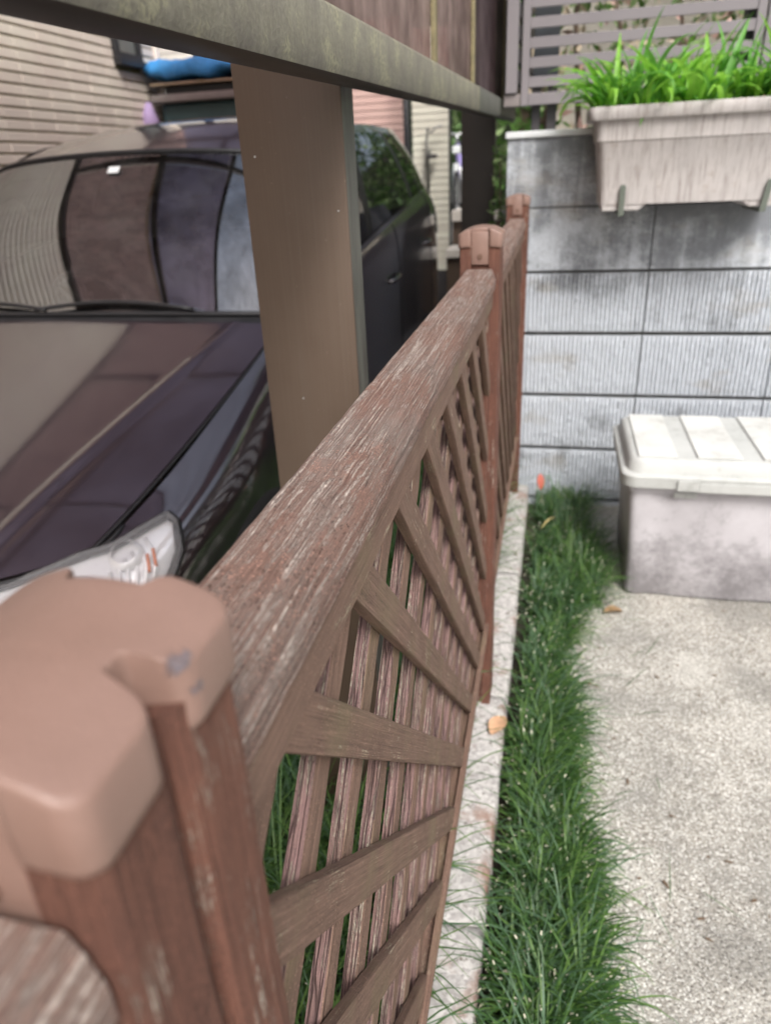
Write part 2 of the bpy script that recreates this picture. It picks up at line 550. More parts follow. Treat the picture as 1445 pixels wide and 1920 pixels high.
def glass_mat(name, ior, dust, tint=(.30, .33, .33)):
    m = Mat(name)
    b = m.coord()
    m.t.nodes.remove(m.p)
    tr = m.n("ShaderNodeBsdfTransparent"); tr.inputs[0].default_value = (*tint, 1)
    gl = m.n("ShaderNodeBsdfGlossy"); gl.inputs['Roughness'].default_value = .03; gl.inputs['Color'].default_value = (.95, .97, 1, 1)
    fr = m.n("ShaderNodeFresnel"); fr.inputs['IOR'].default_value = ior
    mx = m.n("ShaderNodeMixShader"); m.l(fr.outputs[0], mx.inputs[0]); m.l(tr.outputs[0], mx.inputs[1]); m.l(gl.outputs[0], mx.inputs[2])
    df = m.n("ShaderNodeBsdfDiffuse"); df.inputs[0].default_value = (.5, .5, .48, 1)
    mx2 = m.n("ShaderNodeMixShader"); m.l(m.ramp(m.noise(b, 7, detail=7, rough=.65), .42, .7, 0, dust), mx2.inputs[0])
    m.l(mx.outputs[0], mx2.inputs[1]); m.l(df.outputs[0], mx2.inputs[2])
    m.l(mx2.outputs[0], m.t.nodes["Material Output"].inputs['Surface'])
    return m.m


WSHIELD = glass_mat("windshield_glass", 3.3, .03, (.40, .43, .43))
SGLASS = glass_mat("tinted_side_glass", 1.7, .03, (.10, .10, .10))
CHROME = Mat("chrome").col((.75, .75, .77)).set(rough=.12, metal=1).m
REFLECT = Mat("lamp_reflector").col((.93, .93, .94)).set(rough=.20, metal=.35).m
LENS = Mat("clear_lamp_cover")
LENS.col((.9, .9, .92)).set(rough=.03, ior=1.5, coat=1)
_tr = LENS.n("ShaderNodeBsdfTransparent"); _mx = LENS.n("ShaderNodeMixShader"); _mx.inputs[0].default_value = .16
LENS.l(_tr.outputs[0], _mx.inputs[1]); LENS.l(LENS.p.outputs[0], _mx.inputs[2]); LENS.l(_mx.outputs[0], LENS.t.nodes["Material Output"].inputs['Surface'])
LENS = LENS.m
AMBER = Mat("amber_lens").col((.65, .16, .03)).set(rough=.1, coat=1).m
REDL = Mat("red_tail_lens").col((.30, .01, .012)).set(rough=.08, coat=1).m
RUBBER = simple("tyre_rubber", (.02, .02, .02), .85)
WHITEP = Mat("white_paper").col((.75, .78, .78)).set(rough=.5).m


def planter_mat():
    m = Mat("stained_pale_plastic")
    p = m.coord('World')
    s = m.noise(m.coord('World', (120, 120, 3)), 1, detail=5, rough=.7)
    n = m.noise(p, 10, detail=7)
    c = m.mix(m.ramp(n, .35, .65), (.49, .46, .445), (.42, .395, .385))
    c = m.mix(m.ramp(s, .48, .66, 0, .65), c, (.22, .185, .17))
    c = m.mix(m.noise(p, 26, detail=6, lo=.60, hi=.72), c, (.36, .31, .28))
    m.col(c); m.set(rough=.6)
    m.bump(s, dist=.0006)
    return m.m


PLANTER = planter_mat()


def box_mat(name, c1, c2, dk, amt=.7):
    m = Mat(name)
    p = m.coord('World')
    n = m.noise(p, 6, detail=7, rough=.6); f = m.noise(p, 40, detail=7, rough=.7)
    sx = m.n("ShaderNodeSeparateXYZ"); m.l(m.n("ShaderNodeNewGeometry").outputs['Position'], sx.inputs[0])
    low = m.ramp(sx.outputs[2], -1.0, -1.22, 0, .16)
    c = m.mix(m.ramp(n, .35, .65), c1, c2)
    d = m.ramp(m.math('ADD', m.math('ADD', m.math('MULTIPLY', n, .5), m.math('MULTIPLY', f, .5)), low), .52, .72)
    c = m.mix(m.math('MULTIPLY', d, amt), c, dk)
    m.col(c); m.set(rough=.62)
    m.bump(f, dist=.0006)
    return m.m


BOXB = box_mat("mildewed_mauve_plastic", (.53, .51, .535), (.42, .40, .42), (.14, .132, .138), .65)
BOXL = box_mat("bleached_lid_plastic", (.52, .53, .515), (.43, .44, .425), (.24, .24, .225), .75)
BOXP = box_mat("bleached_lid_panel", (.64, .645, .625), (.52, .525, .505), (.31, .295, .26), .85)
SLATG = simple("taupe_grey_aluminium", (.215, .195, .205), .5, metal=.1, var=.08, scale=4)
SLATD = simple("dark_taupe_aluminium", (.07, .065, .07), .55, var=.1, scale=4)
SCREW = simple("screw_steel", (.20, .12, .09), .45, metal=.4)
TARPM = simple("blue_tarpaulin", (.045, .25, .58), .5, var=.25, scale=9, bumpd=.002)
GREENBOX = simple("dark_green_box", (.025, .055, .055), .55)
LILAC = simple("lilac_cloth", (.36, .27, .45), .9)
PURPLE = Mat("lavender_frame_paint").col((.36, .30, .62)).set(rough=.3, coat=.8).m
SILVER = Mat("silver_metal").col((.6, .6, .6)).set(rough=.3, metal=.9).m


def leaf_mat(name, c1, c2, rough=.45, tr=.3, scale=6):
    m = Mat(name)
    p = m.coord('World')
    n = m.noise(p, scale * 8, detail=3)
    c = m.mix(m.ramp(n, .3, .7), c1, c2)
    m.col(c); m.set(rough=rough, spec=.45)
    t = m.n("ShaderNodeBsdfTranslucent"); m.l(m.mix(.5, c, tuple(min(1, x * 1.6) for x in c2)), t.inputs[0])
    mx = m.n("ShaderNodeMixShader"); mx.inputs[0].default_value = tr
    m.l(m.p.outputs[0], mx.inputs[1]); m.l(t.outputs[0], mx.inputs[2]); m.l(mx.outputs[0], m.t.nodes["Material Output"].inputs['Surface'])
    return m.m


GRASS1 = leaf_mat("mondo_grass_dark", (.034, .088, .022), (.058, .132, .034))
GRASS2 = leaf_mat("mondo_grass_mid", (.085, .175, .042), (.14, .25, .06))
GRASS3 = leaf_mat("mondo_grass_blue", (.072, .145, .075), (.12, .205, .115))
TIPS = Mat("pale_cut_tips").col((.78, .74, .58)).set(rough=.8).m
LILY1 = leaf_mat("daylily_leaf_bright", (.18, .42, .04), (.30, .58, .08), tr=.42)
LILY2 = leaf_mat("daylily_leaf_deep", (.09, .27, .04), (.17, .42, .07), tr=.35)
DRYL = leaf_mat("dry_leaf", (.32, .19, .10), (.42, .29, .16), .8, .15)
REDPETAL = leaf_mat("red_leaf", (.50, .09, .07), (.62, .20, .13), .6, .3)
HEDGE = leaf_mat("hedge_leaf", (.04, .11, .02), (.12, .22, .05), .5, .3)
HEDGE2 = leaf_mat("light_shrub_leaf", (.14, .26, .08), (.30, .36, .18), .6, .3)
TAN = leaf_mat("tan_dry_stems", (.44, .37, .26), (.60, .50, .37), .8, .2)
BARK = simple("bark", (.12, .085, .06), .9, var=.3, scale=30, bumpd=.004)


# ------------------------------------------------------------------ the ground
def sheet(name, x0, x1, y0, y1, z, mat, nx=1, ny=1, amp=0, kind='structure'):
    P = []
    for i in range(nx + 1):
        row = []
        for j in range(ny + 1):
            x = x0 + (x1 - x0) * i / nx; y = y0 + (y1 - y0) * j / ny
            row.append((x, y, z + (noise.noise(Vector((x * 2.1, y * 2.1, 0))) * amp)))
        P.append(row)
    b = B().grid(P, flip=False)
    o = b.obj(name, mat)
    o['kind'] = kind
    return o


G = -1.26       # concrete right of the fence
GC = -1.41      # carport floor
sheet("ground", -60, 60, -60, 90, -1.46, DRIVE)
sheet("carport_floor", -3.0, -.62, -6, 7.0, GC, DRIVE)
sheet("concrete_path", .085, 6, -6, 2.86, G, CONC, 60, 90, .005)
sheet("planting_strip", -.07, .1, -3, 2.74, G - .012, SOIL, 6, 60, .01)
sheet("planting_bed", -.64, -.19, -3, 3.3, G - .02, SOIL, 8, 60, .02)
b = B(); b.box(-.66, -.62, -3, 5.6, -1.45, G - .01, .006); b.obj("bed_edging", CURB)['kind'] = 'structure'
# terrace behind the block wall
b = B(); b.box(-.17, 12, 2.86, 14, -1.45, -.02); b.obj("upper_garden_ground", SOIL)['kind'] = 'structure'

# kerb in lengths
kerb = thing("concrete_kerb", (-.13, 1.0, -1.3), "speckled grey concrete kerb running under the brown wooden fence", "kerb")
yy = -2.2
while yy < 2.66:
    L = .6 if yy + .6 < 2.5 else 2.7 - yy
    n = 40
    P = []
    prof = [(-.195, -1.45), (-.195, -1.19), (-.187, -1.182), (-.066, -1.18), (-.058, -1.188), (-.058, -1.45)]
    for k in range(n + 1):
        y = yy + .002 + (L - .004) * k / n
        row = []
        for i, (x, z) in enumerate(prof):
            j = Vector((x * 20, y * 14, z * 20 + i))
            row.append((x + noise.noise(j) * .0035, y, z + (noise.noise(j + Vector((5, 5, 5))) * .003 if i not in (0, 5) else 0)))
        P.append(row)
    bb = B().grid(P, flip=False, smooth=True)
    bb.bm.faces.new([bb.bm.verts[i] for i in range(0)] or [v for v in (bb.bm.verts.ensure_lookup_table() or bb.bm.verts)[:6]])
    bb.bm.verts.ensure_lookup_table()
    bb.bm.faces.new([bb.bm.verts[len(bb.bm.verts) - 1 - i] for i in range(6)])
    bb.obj("kerb_stone", CURB, kerb, (-.13, yy + L / 2, -1.2))
    yy += L

# ------------------------------------------------------------------ block wall
WY = 2.72
wall = thing("block_wall", (.9, WY + .06, G), "grey concrete block garden wall with ribbed lower courses and mouldy upper courses", "wall")
wall['kind'] = 'structure'
zj = [.066, -.150, -.359, -.577, -.808, -1.022, -1.238, -1.45]
xs = [-.559 + .4363 * i for i in range(9)]
b = B(); b.box(-.176, 3.4, WY + .014, WY + .13, -1.45, .06); b.obj("mortar", MORTAR, wall, (1.5, WY + .07, -.7))


def ribbed_block(w, h, d=.016):
    """vertical split ribs: profile along x, swept in z with small breaks"""
    nr = max(1, int(round(w / .0148)))
    xs_, ds = [], []
    for i in range(nr):
        x = -w / 2 + w * i / nr; r = w / nr
        for fx, fd in ((.02, .0), (.2, .75), (.35, 1), (.6, 1), (.78, .7), (.9, 0)):
            xs_.append(x + r * fx); ds.append(fd)
    nz = 14
    bb = B(); P = []
    for x, dd in zip(xs_, ds):
        row = []
        for k in range(nz + 1):
            z = -h / 2 + h * k / nz
            q = noise.noise(Vector((x * 90, z * 70, 3))) * .5 + noise.noise(Vector((x * 30, z * 200, 9))) * .4
            edge = .6 if k in (0, nz) else 1
            row.append((x + noise.noise(Vector((x * 60, z * 60, 7))) * .0012, -dd * .0075 * edge * (1 + q * 1.1), z))
        P.append(row)
    bb.grid(P, flip=False, smooth=False)
    bb.box(-w / 2, w / 2, .0006, d, -h / 2, h / 2)
    return bb.me("block_ribbed", RIBM)


rib_full = ribbed_block(.4363 - .0036, .2)
rib_first = ribbed_block(.3136 - .003 + .18, .2)
for r in range(7):
    z1, z0 = zj[r], zj[r + 1]
    gap = .004 if r < 2 else .012
    for i in range(8):
        xa, xb = xs[i] + .0018, xs[i + 1] - .0018
        if xb < -.1: continue
        if xa < -.1: xa = -.18
        if r < 2:
            bb = B(); bb.box(xa, xb, WY - .002 + random.uniform(0, .0015), WY + .05, z0 + gap / 2, z1 - gap / 2, .003, 2)
            bb.obj("block", SMOOTHM, wall, ((xa + xb) / 2, WY, (z0 + z1) / 2))
        else:
            me = rib_full if xa > -.17 else rib_first
            o = obj("block", me, wall, ((xa + xb) / 2, WY - .004, (z0 + z1) / 2))
            o.scale = (1, 1, (z1 - z0 - gap - .004) / .2)
b = B(); b.box(-.186, 3.45, WY - .012, WY + .14, .066, .086, .003)
b.obj("coping", COPING, wall, (1.5, WY + .06, .07))
# side return of the wall
b = B(); b.box(-.176, -.05, WY + .132, 6.2, -1.45, .055, .003); b.obj("side_return", SMOOTHM, wall, (-.1, 4, -.7))

# ------------------------------------------------------------------ wooden fence
FX = -.1345
fence = thing("wooden_fence", (FX, 1.0, -1.18), "weathered red-brown wooden garden fence with diagonal lattice panels and capped posts", "fence")


def wood_bar(L, prof, n_len, amp=.0005, groove=.0007, seed=0, ends=True, smooth=True, fine=.0035):
    """bar along local Y; prof = outline (x,z) clockwise, resampled finely; grooves run lengthwise"""
    pts = []
    m = len(prof)
    for i in range(m):
        a, c = Vector((*prof[i], 0)), Vector((*prof[(i + 1) % m], 0))
        k = max(1, int((c - a).length / fine))
        for j in range(k): pts.append(a.lerp(c, j / k))
    n = len(pts)
    nor = []
    for i in range(n):
        t = (pts[(i + 1) % n] - pts[i - 1]).normalized()
        nor.append(Vector((-t.y, t.x, 0)))
    cen = sum(pts, Vector()) / n
    sgn = 1 if (pts[0] - cen).dot(nor[0]) > 0 else -1
    V, F = [], []
    for k in range(n_len + 1):
        y = -L / 2 + L * k / n_len
        for i in range(n):
            p = pts[i]
            g = noise.noise(Vector((i * 1.7 + seed * 13.1, y * 5, seed)))
            g2 = noise.noise(Vector((p.x * 60 + seed, y * 40, p.y * 60)))
            q = p + nor[i] * sgn * (min(0, g) * groove + g2 * amp)
            V.append((q.x, y, q.y))
    for k in range(n_len):
        for i in range(n):
            a = k * n + i; c = k * n + (i + 1) % n
            F.append((a, c, c + n, a + n))
    F.append(tuple(range(n))[::-1]); F.append(tuple(n_len * n + i for i in range(n)))
    return V, F


def add_bar(name, L, prof, mat, wl, rot=None, parent=None, n_len=None, smooth=True, **kw):
    V, F = wood_bar(L, prof, n_len or max(8, int(L / .01)), **kw)
    me = mesh(name, V, F, mat, smooth)
    bmx = bmesh.new(); bmx.from_mesh(me); bmesh.ops.recalc_face_normals(bmx, faces=bmx.faces); bmx.to_mesh(me); bmx.free()
    if isinstance(mat, (list, tuple)):
        me.polygons.foreach_set('material_index', [1 if abs(p.normal.x) > .6 else 0 for p in me.polygons])
    me.set_sharp_from_angle(angle=math.radians(50))
    return obj(name, me, parent or fence, wl, rot)


SEC = 1.272
PY = [-1.135, .1365, 1.4085, 2.66]          # post centres
rail_prof = [(-.0235, .0305), (-.0215, .0318), (.0205, .0318), (.0225, .0308), (.0262, .0225), (.0295, .014), (.0295, .0), (-.0295, .0), (-.0295, .014), (-.0265, .0245)]
strip_prof = [(-.0235, -.047), (-.0225, -.0475), (.0225, -.0475), (.0245, -.046), (.0250, 0), (-.0245, 0)]
for s in range(3):
    ya, yb = PY[s] + .042, PY[s + 1] - .042
    L = yb - ya; yc = (ya + yb) / 2
    dense = s == 1
    zt = -.1745 - .0318
    add_bar("top_rail", L, rail_prof if s else [(x * 1.06, z + (.002 if z > .02 else 0)) for x, z in rail_prof], RAILW, (FX, yc, zt + (.004 if s == 0 else 0)), n_len=300 if dense else 80, amp=.0007, groove=.0012, seed=s + 1, fine=.0016 if dense else .004)
    add_bar("rail_fillet", L, strip_prof if s else [(x * .8, z) for x, z in strip_prof], PAINTW, (FX + .0005, yc, zt + .011), n_len=120 if dense else 40, amp=.0003, groove=.0003, seed=s + 5, fine=.004)
    # bottom rail and its ledge strip
    add_bar("bottom_rail", L, [(-.02, -.07), (.02, -.07), (.02, 0), (-.02, 0)], PAINTW, (FX, yc, -.957), n_len=30, seed=s + 8, fine=.006)
    add_bar("ledge_strip", L, [(.0, -.008), (.0095, -.008), (.0095, .002), (.008, .004), (.0, .004)], wood_edge if False else PAINTW, (FX + .0205, yc, -.950), n_len=60, seed=s + 9, fine=.003)
    # side frames of the panel
    for yf in (ya + .009, yb - .009):
        add_bar("side_frame", .71, [(-.012, -.008), (.012, -.008), (.012, .008), (-.012, .008)], POSTW, (FX + .008, yf, -.600), (math.pi / 2, 0, 0), n_len=24, seed=s + 3, fine=.005)
    off = PY[s] - PY[1]
    zt0, zb0 = -.225, -.955
    y0, y1 = ya - off + .0, yb - off
    # front slats fall away from the camera, back slats the other way
    FT, FW, BT, BW = .0095, .0325, .0112, .0305
    for k in range(-9, 12):
        cu = .032 + .137 * k
        c = cu - .023
        # y + z = c
        ylo, yhi = max(y0, c - zt0), min(y1, c - zb0)
        if yhi - ylo < .05: continue
        L2 = (yhi - ylo) * math.sqrt(2) - .004; ym = (ylo + yhi) / 2
        xf = FX + .0225 - FT / 2 + random.uniform(-.0006, .0006)
        pr = [(-FT / 2, -FW / 2), (FT / 2 - .001, -FW / 2), (FT / 2, -FW / 2 + .001), (FT / 2, FW / 2 - .0012), (FT / 2 - .001, FW / 2), (-FT / 2, FW / 2)]
        add_bar("front_slat", L2, pr, PAINTW, (xf, ym + off, c - ym), (math.radians(-45 + random.uniform(-.3, .3)), 0, 0), n_len=max(6, int(L2 / (.008 if dense else .04))), amp=.0005, groove=.0004, seed=k + 40 * s, fine=.0035)
    for k in range(-9, 12):
        cu = -.62 - .1435 * k
        c = cu - .022
        # z - y = c
        ylo, yhi = max(y0, zb0 - c), min(y1, zt0 - c)
        if yhi - ylo < .05: continue
        L2 = (yhi - ylo) * math.sqrt(2) - .004; ym = (ylo + yhi) / 2
        xb_ = FX + .0225 - FT - .0012 - BT / 2 + random.uniform(-.0008, .0006)
        pr = [(-BT / 2, -BW / 2), (BT / 2 - .0006, -BW / 2), (BT / 2, -BW / 2 + .0006), (BT / 2, BW / 2 - .001), (BT / 2 - .001, BW / 2), (-BT / 2, BW / 2)]
        add_bar("back_slat", L2, pr, [PEELW, PAINTW], (xb_, ym + off, ym + c), (math.radians(45 + random.uniform(-.5, .5)), 0, 0), n_len=max(6, int(L2 / (.008 if dense else .04))), amp=.0006, groove=.0014, seed=k + 200 + 40 * s, fine=.0018 if dense else .004)


def cap_mesh():
    """cast cap: arched over x, four rounded lobes, a notch in every side, front and back tabs"""
    hx, hy, r = .0395, .0435, .0075
    nd, nh = .0160, .0046       # notch in the x sides: depth, half width
    md, mh = .0085, .0165       # notch in the y sides
    out = []

    def arc(cx_, cy_, a0, a1, rr, n=6):
        for i in range(n + 1):
            a = math.radians(a0 + (a1 - a0) * i / n); out.append((cx_ + rr * math.cos(a), cy_ + rr * math.sin(a)))
    for q in range(4):
        s1 = (1, 1, -1, -1)[q]; s2 = (1, -1, -1, 1)[q]
        pts = []
        # quadrant path from the x-side notch to the y-side notch (in +x +y), mirrored as needed
        pts.append((hx - nd, nh * .3)); pts.append((hx - nd, nh * .85)); pts.append((hx - nd + .0012, nh + .0003)); pts.append((hx - .0085, nh + .0022))
        rr = .0078
        for i in range(1, 7):
            a = math.radians(-90 + 90 * i / 6); pts.append((hx - rr + rr * math.cos(a), nh + .0024 + rr + rr * math.sin(a)))
        for i in range(6):
            a = math.radians(90 * i / 5); pts.append((hx - r + r * math.cos(a), hy - r + r * math.sin(a)))
        pts.append((mh + .003, hy)); pts.append((mh, hy - .002)); pts.append((mh - .001, hy - md))
        pts = [(x * s1, y * s2) for x, y in pts]
        if q in (1, 3): pts = pts[::-1]
        out.append(pts)
    o = out[3][::1] if False else None
    seq = out[0] + out[3] + out[2] + out[1]
    bm_ = bmesh.new()

    def zt(x): return .0115 * (1 - (x / hx) ** 2)
    # refine the outline so that the arch reads smooth
    fine_ = []
    n0 = len(seq)
    for a in range(n0):
        p, q = Vector((*seq[a], 0)), Vector((*seq[(a + 1) % n0], 0))
        k = max(1, int((q - p).length / .003))
        for t_ in range(k): fine_.append(p.lerp(q, t_ / k))
    rings = []
    for sc_, dz in ((.93, -.0215), (.97, -.0235), (.99, -.0225), (1.0, -.0195), (1.0, -.0024), (.993, -.0010), (.978, -.0002), (.95, 0), (.84, 0), (.7, 0), (.52, 0), (.32, 0), (.12, 0)):
        ring = []
        for p in fine_:
            xx, yy_ = p.x * sc_, p.y * sc_
            ring.append(bm_.verts.new((xx, yy_, (zt(xx) + dz) if dz > -.01 else zt(xx) * .25 + dz)))
        rings.append(ring)
    n = len(fine_)
    for a, c in zip(rings, rings[1:]):
        for i in range(n): bm_.faces.new((a[i], a[(i + 1) % n], c[(i + 1) % n], c[i]))
    bm_.faces.new(rings[-1]); bm_.faces.new(rings[0][::-1])
    bmesh.ops.recalc_face_normals(bm_, faces=bm_.faces)
    for f_ in bm_.faces: f_.smooth = True
    bb = B(); bb.bm.free(); bb.bm = bm_
    for sy in (-1, 1):
        bb.box(-.0155, .0155, sy * (hy - md) - (.0 if sy > 0 else .004), sy * (hy - md) + (.004 if sy > 0 else .0), -.052, .004, .0012)
    return bb


capb = cap_mesh()
cap_me = capb.me("post_cap", CAPM, smooth=60)
st = [(-.0105, -.019), (.0045, -.019), (.0085, -.0165), (.0105, -.012), (.0105, .0165), (.009, .019), (-.0105, .019)]
for i, py in enumerate(PY):
    zc = [-.122, -.1245, -.1155, -.112][i]
    b = B(); b.box(FX - .0165, FX + .0165, py - .034, py + .034, -1.18, zc - .01, .002)
    post = b.obj("post", POSTW, fence, (FX, py, -1.18))
    L = 1.18 + zc - .012
    for sx_ in (-1, 1):
        for sy in (-1, 1):
            pr = [(x * sx_, -z * sy * 1.0) for x, z in st]
            # local profile (x, z); rotated by 90 deg about X: local z -> world -y
            add_bar("stile", L, [(x, z) for x, z in pr], POSTW, (FX + sx_ * .0262, py + sy * .0208, -1.18 + L / 2), (math.pi / 2, 0, 0), post, n_len=120 if i == 1 else 60, amp=.0006, groove=.0007, seed=i * 4 + sx_ + 2 * sy, fine=.0022 if i == 1 else .004)
    obj("post_cap", cap_me, post, (FX, py, zc - .0))
    for sy in (-1, 1):
        s_ = B(); yb_ = py + sy * (.0435 - .0085 + .004)
        s_.tube([(FX, yb_ - sy * .002, zc - .038), (FX, yb_ + sy * .0016, zc - .038)], .0048, 16)
        s_.tube([(FX, yb_, zc - .038), (FX, yb_ + sy * .0022, zc - .038)], .002, 10)
        s_.obj("screw", SCREW, post, (FX, yb_, zc - .038))


# ------------------------------------------------------------------ carport
cp = thing("carport", (-1.6, 2.5, GC), "bronze aluminium carport with flat pillars, algae-stained side beam and smoked sheets", "carport")
for i, (y, d) in enumerate(((1.0, .067), (3.39, .067))):
    x0, x1 = (-.417, -.2745)
    b = B(); b.box(x0, x1, y, y + .006, GC, 1.0, .0015)
    p = b.obj("pillar", BRONZE if i == 0 else BRONZE_D, cp, ((x0 + x1) / 2, y, GC), smooth=30)
    b = B(); b.box(x0 + .001, x1 - .0015, y + .0065, y + d, GC, 1.0, .001); b.obj("pillar_side", GREYAL if i == 0 else BRONZE_D, p, ((x0 + x1) / 2, y + .03, GC))
    b = B()
    for (px_, pz) in ((x0 + .02, .02), (x0 + .13, -.05), (x0 + .055, -.31)):
        b.tube([(px_, y + .001, pz), (px_, y - .0015, pz)], .0012, 8)
    b.obj("pillar_rivet", SILVER, p, ((x0 + x1) / 2, y, 0))


def beam_seg(ya, yb, mat, nm, x0=-.272, x1=-.222):
    L = yb - ya; n = max(4, int(L / .05))
    pr = [(x0, 0), (x1 - .010, -.004), (x1 - .003, -.001), (x1, .006), (x1, .052), (x1 - .004, .057), (x1 - .010, .0585), (x0, .0605)]
    P = []
    for k in range(n + 1):
        y = ya + L * k / n
        z0 = .0655 + .0275 * y
        P.append([(x, y, z0 + z) for x, z in pr + [pr[0]]])
    yc = (ya + yb) / 2
    bb = B().grid(P, smooth=True)
    for f_ in bb.bm.faces:
        f_.normal_update()
        if f_.normal.z * (1 if f_.calc_center_median().z > .03 + .0655 + .0275 * f_.calc_center_median().y else -1) < -2: pass
        if f_.calc_center_median().z < .0655 + .0275 * f_.calc_center_median().y + .001: f_.material_index = 1  # underside carries no algae; its shade is put into a dark bronze
    o = bb.obj(nm, [mat, BRONZE_D], cp, (x0, yc, .0655 + .0275 * yc + .029), smooth=40)
    o.rotation_euler = (0, 0, 0)
    return o


# the algae mask reads local z, so shear the slope out by short lengths
def beam(ya, yb, mat, step=.0):
    return beam_seg(ya, yb, mat, "side_beam")


bm1 = beam(-1.2, 2.2, BEAMM)
bm2 = beam(2.206, 3.9, GREYAL)
# side sheets and their glazing bars
ybars = [-1.2, .25, 1.55, 2.205, 3.3, 3.9]
for a, c in zip(ybars, ybars[1:]):
    P = [[(-.247, y, .125 + .0275 * y + 0) for y in (a + .01, c - .01)], [(-.247, y, .95) for y in (a + .01, c - .01)]]
    bb = B(); bb.box(-.249, -.246, a + .012, c - .012, .11 + .0275 * c, .97)
    bb.obj("side_sheet", PCSIDE if c < 2.3 else PCSHADED, cp, (-.247, (a + c) / 2, .5))
BAR = simple("lichen_edged_bar", (.20, .17, .09), .6, var=.25, scale=50)
for y in ybars:
    bb = B(); bb.box(-.2455, -.236, y - .012, y + .012, .124 + .0275 * y, .97, .002); bb.obj("glazing_bar", BAR, cp, (-.24, y, .5))
bb = B(); bb.box(-.275, -.22, -1.2, 3.9, .972, 1.03, .004); bb.obj("eaves_beam", BRONZE_D, cp, (-.25, 1.3, 1.0))
# roof: rafters, purlins, smoked sheets and the added clear ones, rising to the left
RX0, RX1, RY0, RY1 = -2.6, -.22, -1.2, 6.0


def rz(x): return 1.02 + (-.22 - x) * .03 + .10 * math.sin(math.pi * (x - RX0) / (RX1 - RX0))


ry = [RY0 + i * (RY1 - RY0) / 5 for i in range(6)]
for y in ry:
    P = []
    bb = B()
    N = 14
    pts = [(RX0 + (RX1 - RX0) * i / N) for i in range(N + 1)]
    for i in range(N):
        xa, xb_ = pts[i], pts[i + 1]
        bb.prism([(xa, rz(xa) - .05), (xb_, rz(xb_) - .05), (xb_, rz(xb_) + .012), (xa, rz(xa) + .012)], 1, y - .016, y + .016)
    bb.obj("rafter", BRONZE_D, cp, (-1.4, y, 1.1))
for x in (-1.38, -1.95, -2.59):
    bb = B(); bb.box(x - .019, x + .019, RY0, RY1, rz(x) - .035, rz(x) - .004); bb.obj("purlin", BRONZE_D, cp, (x, 3, rz(x)))
for a, c in zip(ry, ry[1:]):
  for (xl, xr, mt_) in ((RX0, -1.39, PCROOF), (-1.37, RX1, PCCLEAR)):
    N = 8
    pts = [(xl + (xr - xl) * i / N) for i in range(N + 1)]
    P = [[(x, a + .02, rz(x) + .014), (x, c - .02, rz(x) + .014)] for x in pts]
    B().grid(P, smooth=True).obj("roof_sheet", mt_, cp, ((xl + xr) / 2, (a + c) / 2, 1.15))
bb = B(); bb.box(-2.66, -2.60, RY0 + .1, RY0 + .16, GC, rz(-2.6) + .01, .003)
bb.obj("rear_pillar", BRONZE_D, cp, (-2.63, RY0 + .13, GC))
bb = B(); bb.box(-2.66, -2.60, 5.7, 5.76, GC, rz(-2.6) + .01, .003)
bb.obj("rear_pillar", BRONZE_D, cp, (-2.53, 3, GC))

# ------------------------------------------------------------------ tiled house on the left
house = thing("tiled_house", (-3.1, 2.0, GC), "cream tiled house wall with a small dark window behind the car", "house")
HX = -3.0
bb = B(); bb.box(HX - .25, HX - .012, -7, 5.78, -1.46, 3.2); bb.obj("wall", TILEBACK, house, (HX - .13, -.6, GC))
TR, TC = .0585, .2285
tb = B(); tb.box(-.0, .014, -(TC - .003) / 2, (TC - .003) / 2, -(TR - .012) / 2, (TR - .012) / 2, .0025, 1)
tile_me = tb.me("tile", TILE)
W0, W1, WZ0, WZ1 = 5.193, 5.5355, .755, 1.35
th = B(); th.box(-.0, .014, -(TC / 2 - .006) / 2, (TC / 2 - .006) / 2, -(TR - .009) / 2, (TR - .009) / 2, .0035, 1)
half_me = th.me('tile', TILE)
field_v, field_f = [], []
bv = [tuple(v.co) for v in tile_me.vertices]; bf = [tuple(p.vertices) for p in tile_me.polygons]
zz = -1.39; ri = 0
while zz < 3.1:
    y = 5.764 - TC / 2
    while y > -6.8:
        inwin = (y + TC / 2 > W0 + .01 and y - TC / 2 < W1 - .01 and WZ0 - .06 < zz < WZ1)
        if inwin and y < W0 + .02: obj('tile', half_me, house, (HX - .012, y - TC / 4, zz))
        if not inwin:
            if y > 3.7 and .02 < zz < .98:
                o = obj("tile", tile_me, house, (HX - .012 + random.uniform(0, .0015), y, zz), (0, 0, random.uniform(-.004, .004)))
            else:
                n0 = len(field_v)
                field_v += [(v[0] + HX - .012, v[1] + y, v[2] + zz) for v in bv]
                field_f += [tuple(i + n0 for i in f) for f in bf]
        y -= TC
    zz += TR; ri += 1
o = obj("tile_field", mesh("tile_field", field_v, field_f, TILE), house); o.location = -WL[house]; o['kind'] = 'stuff'
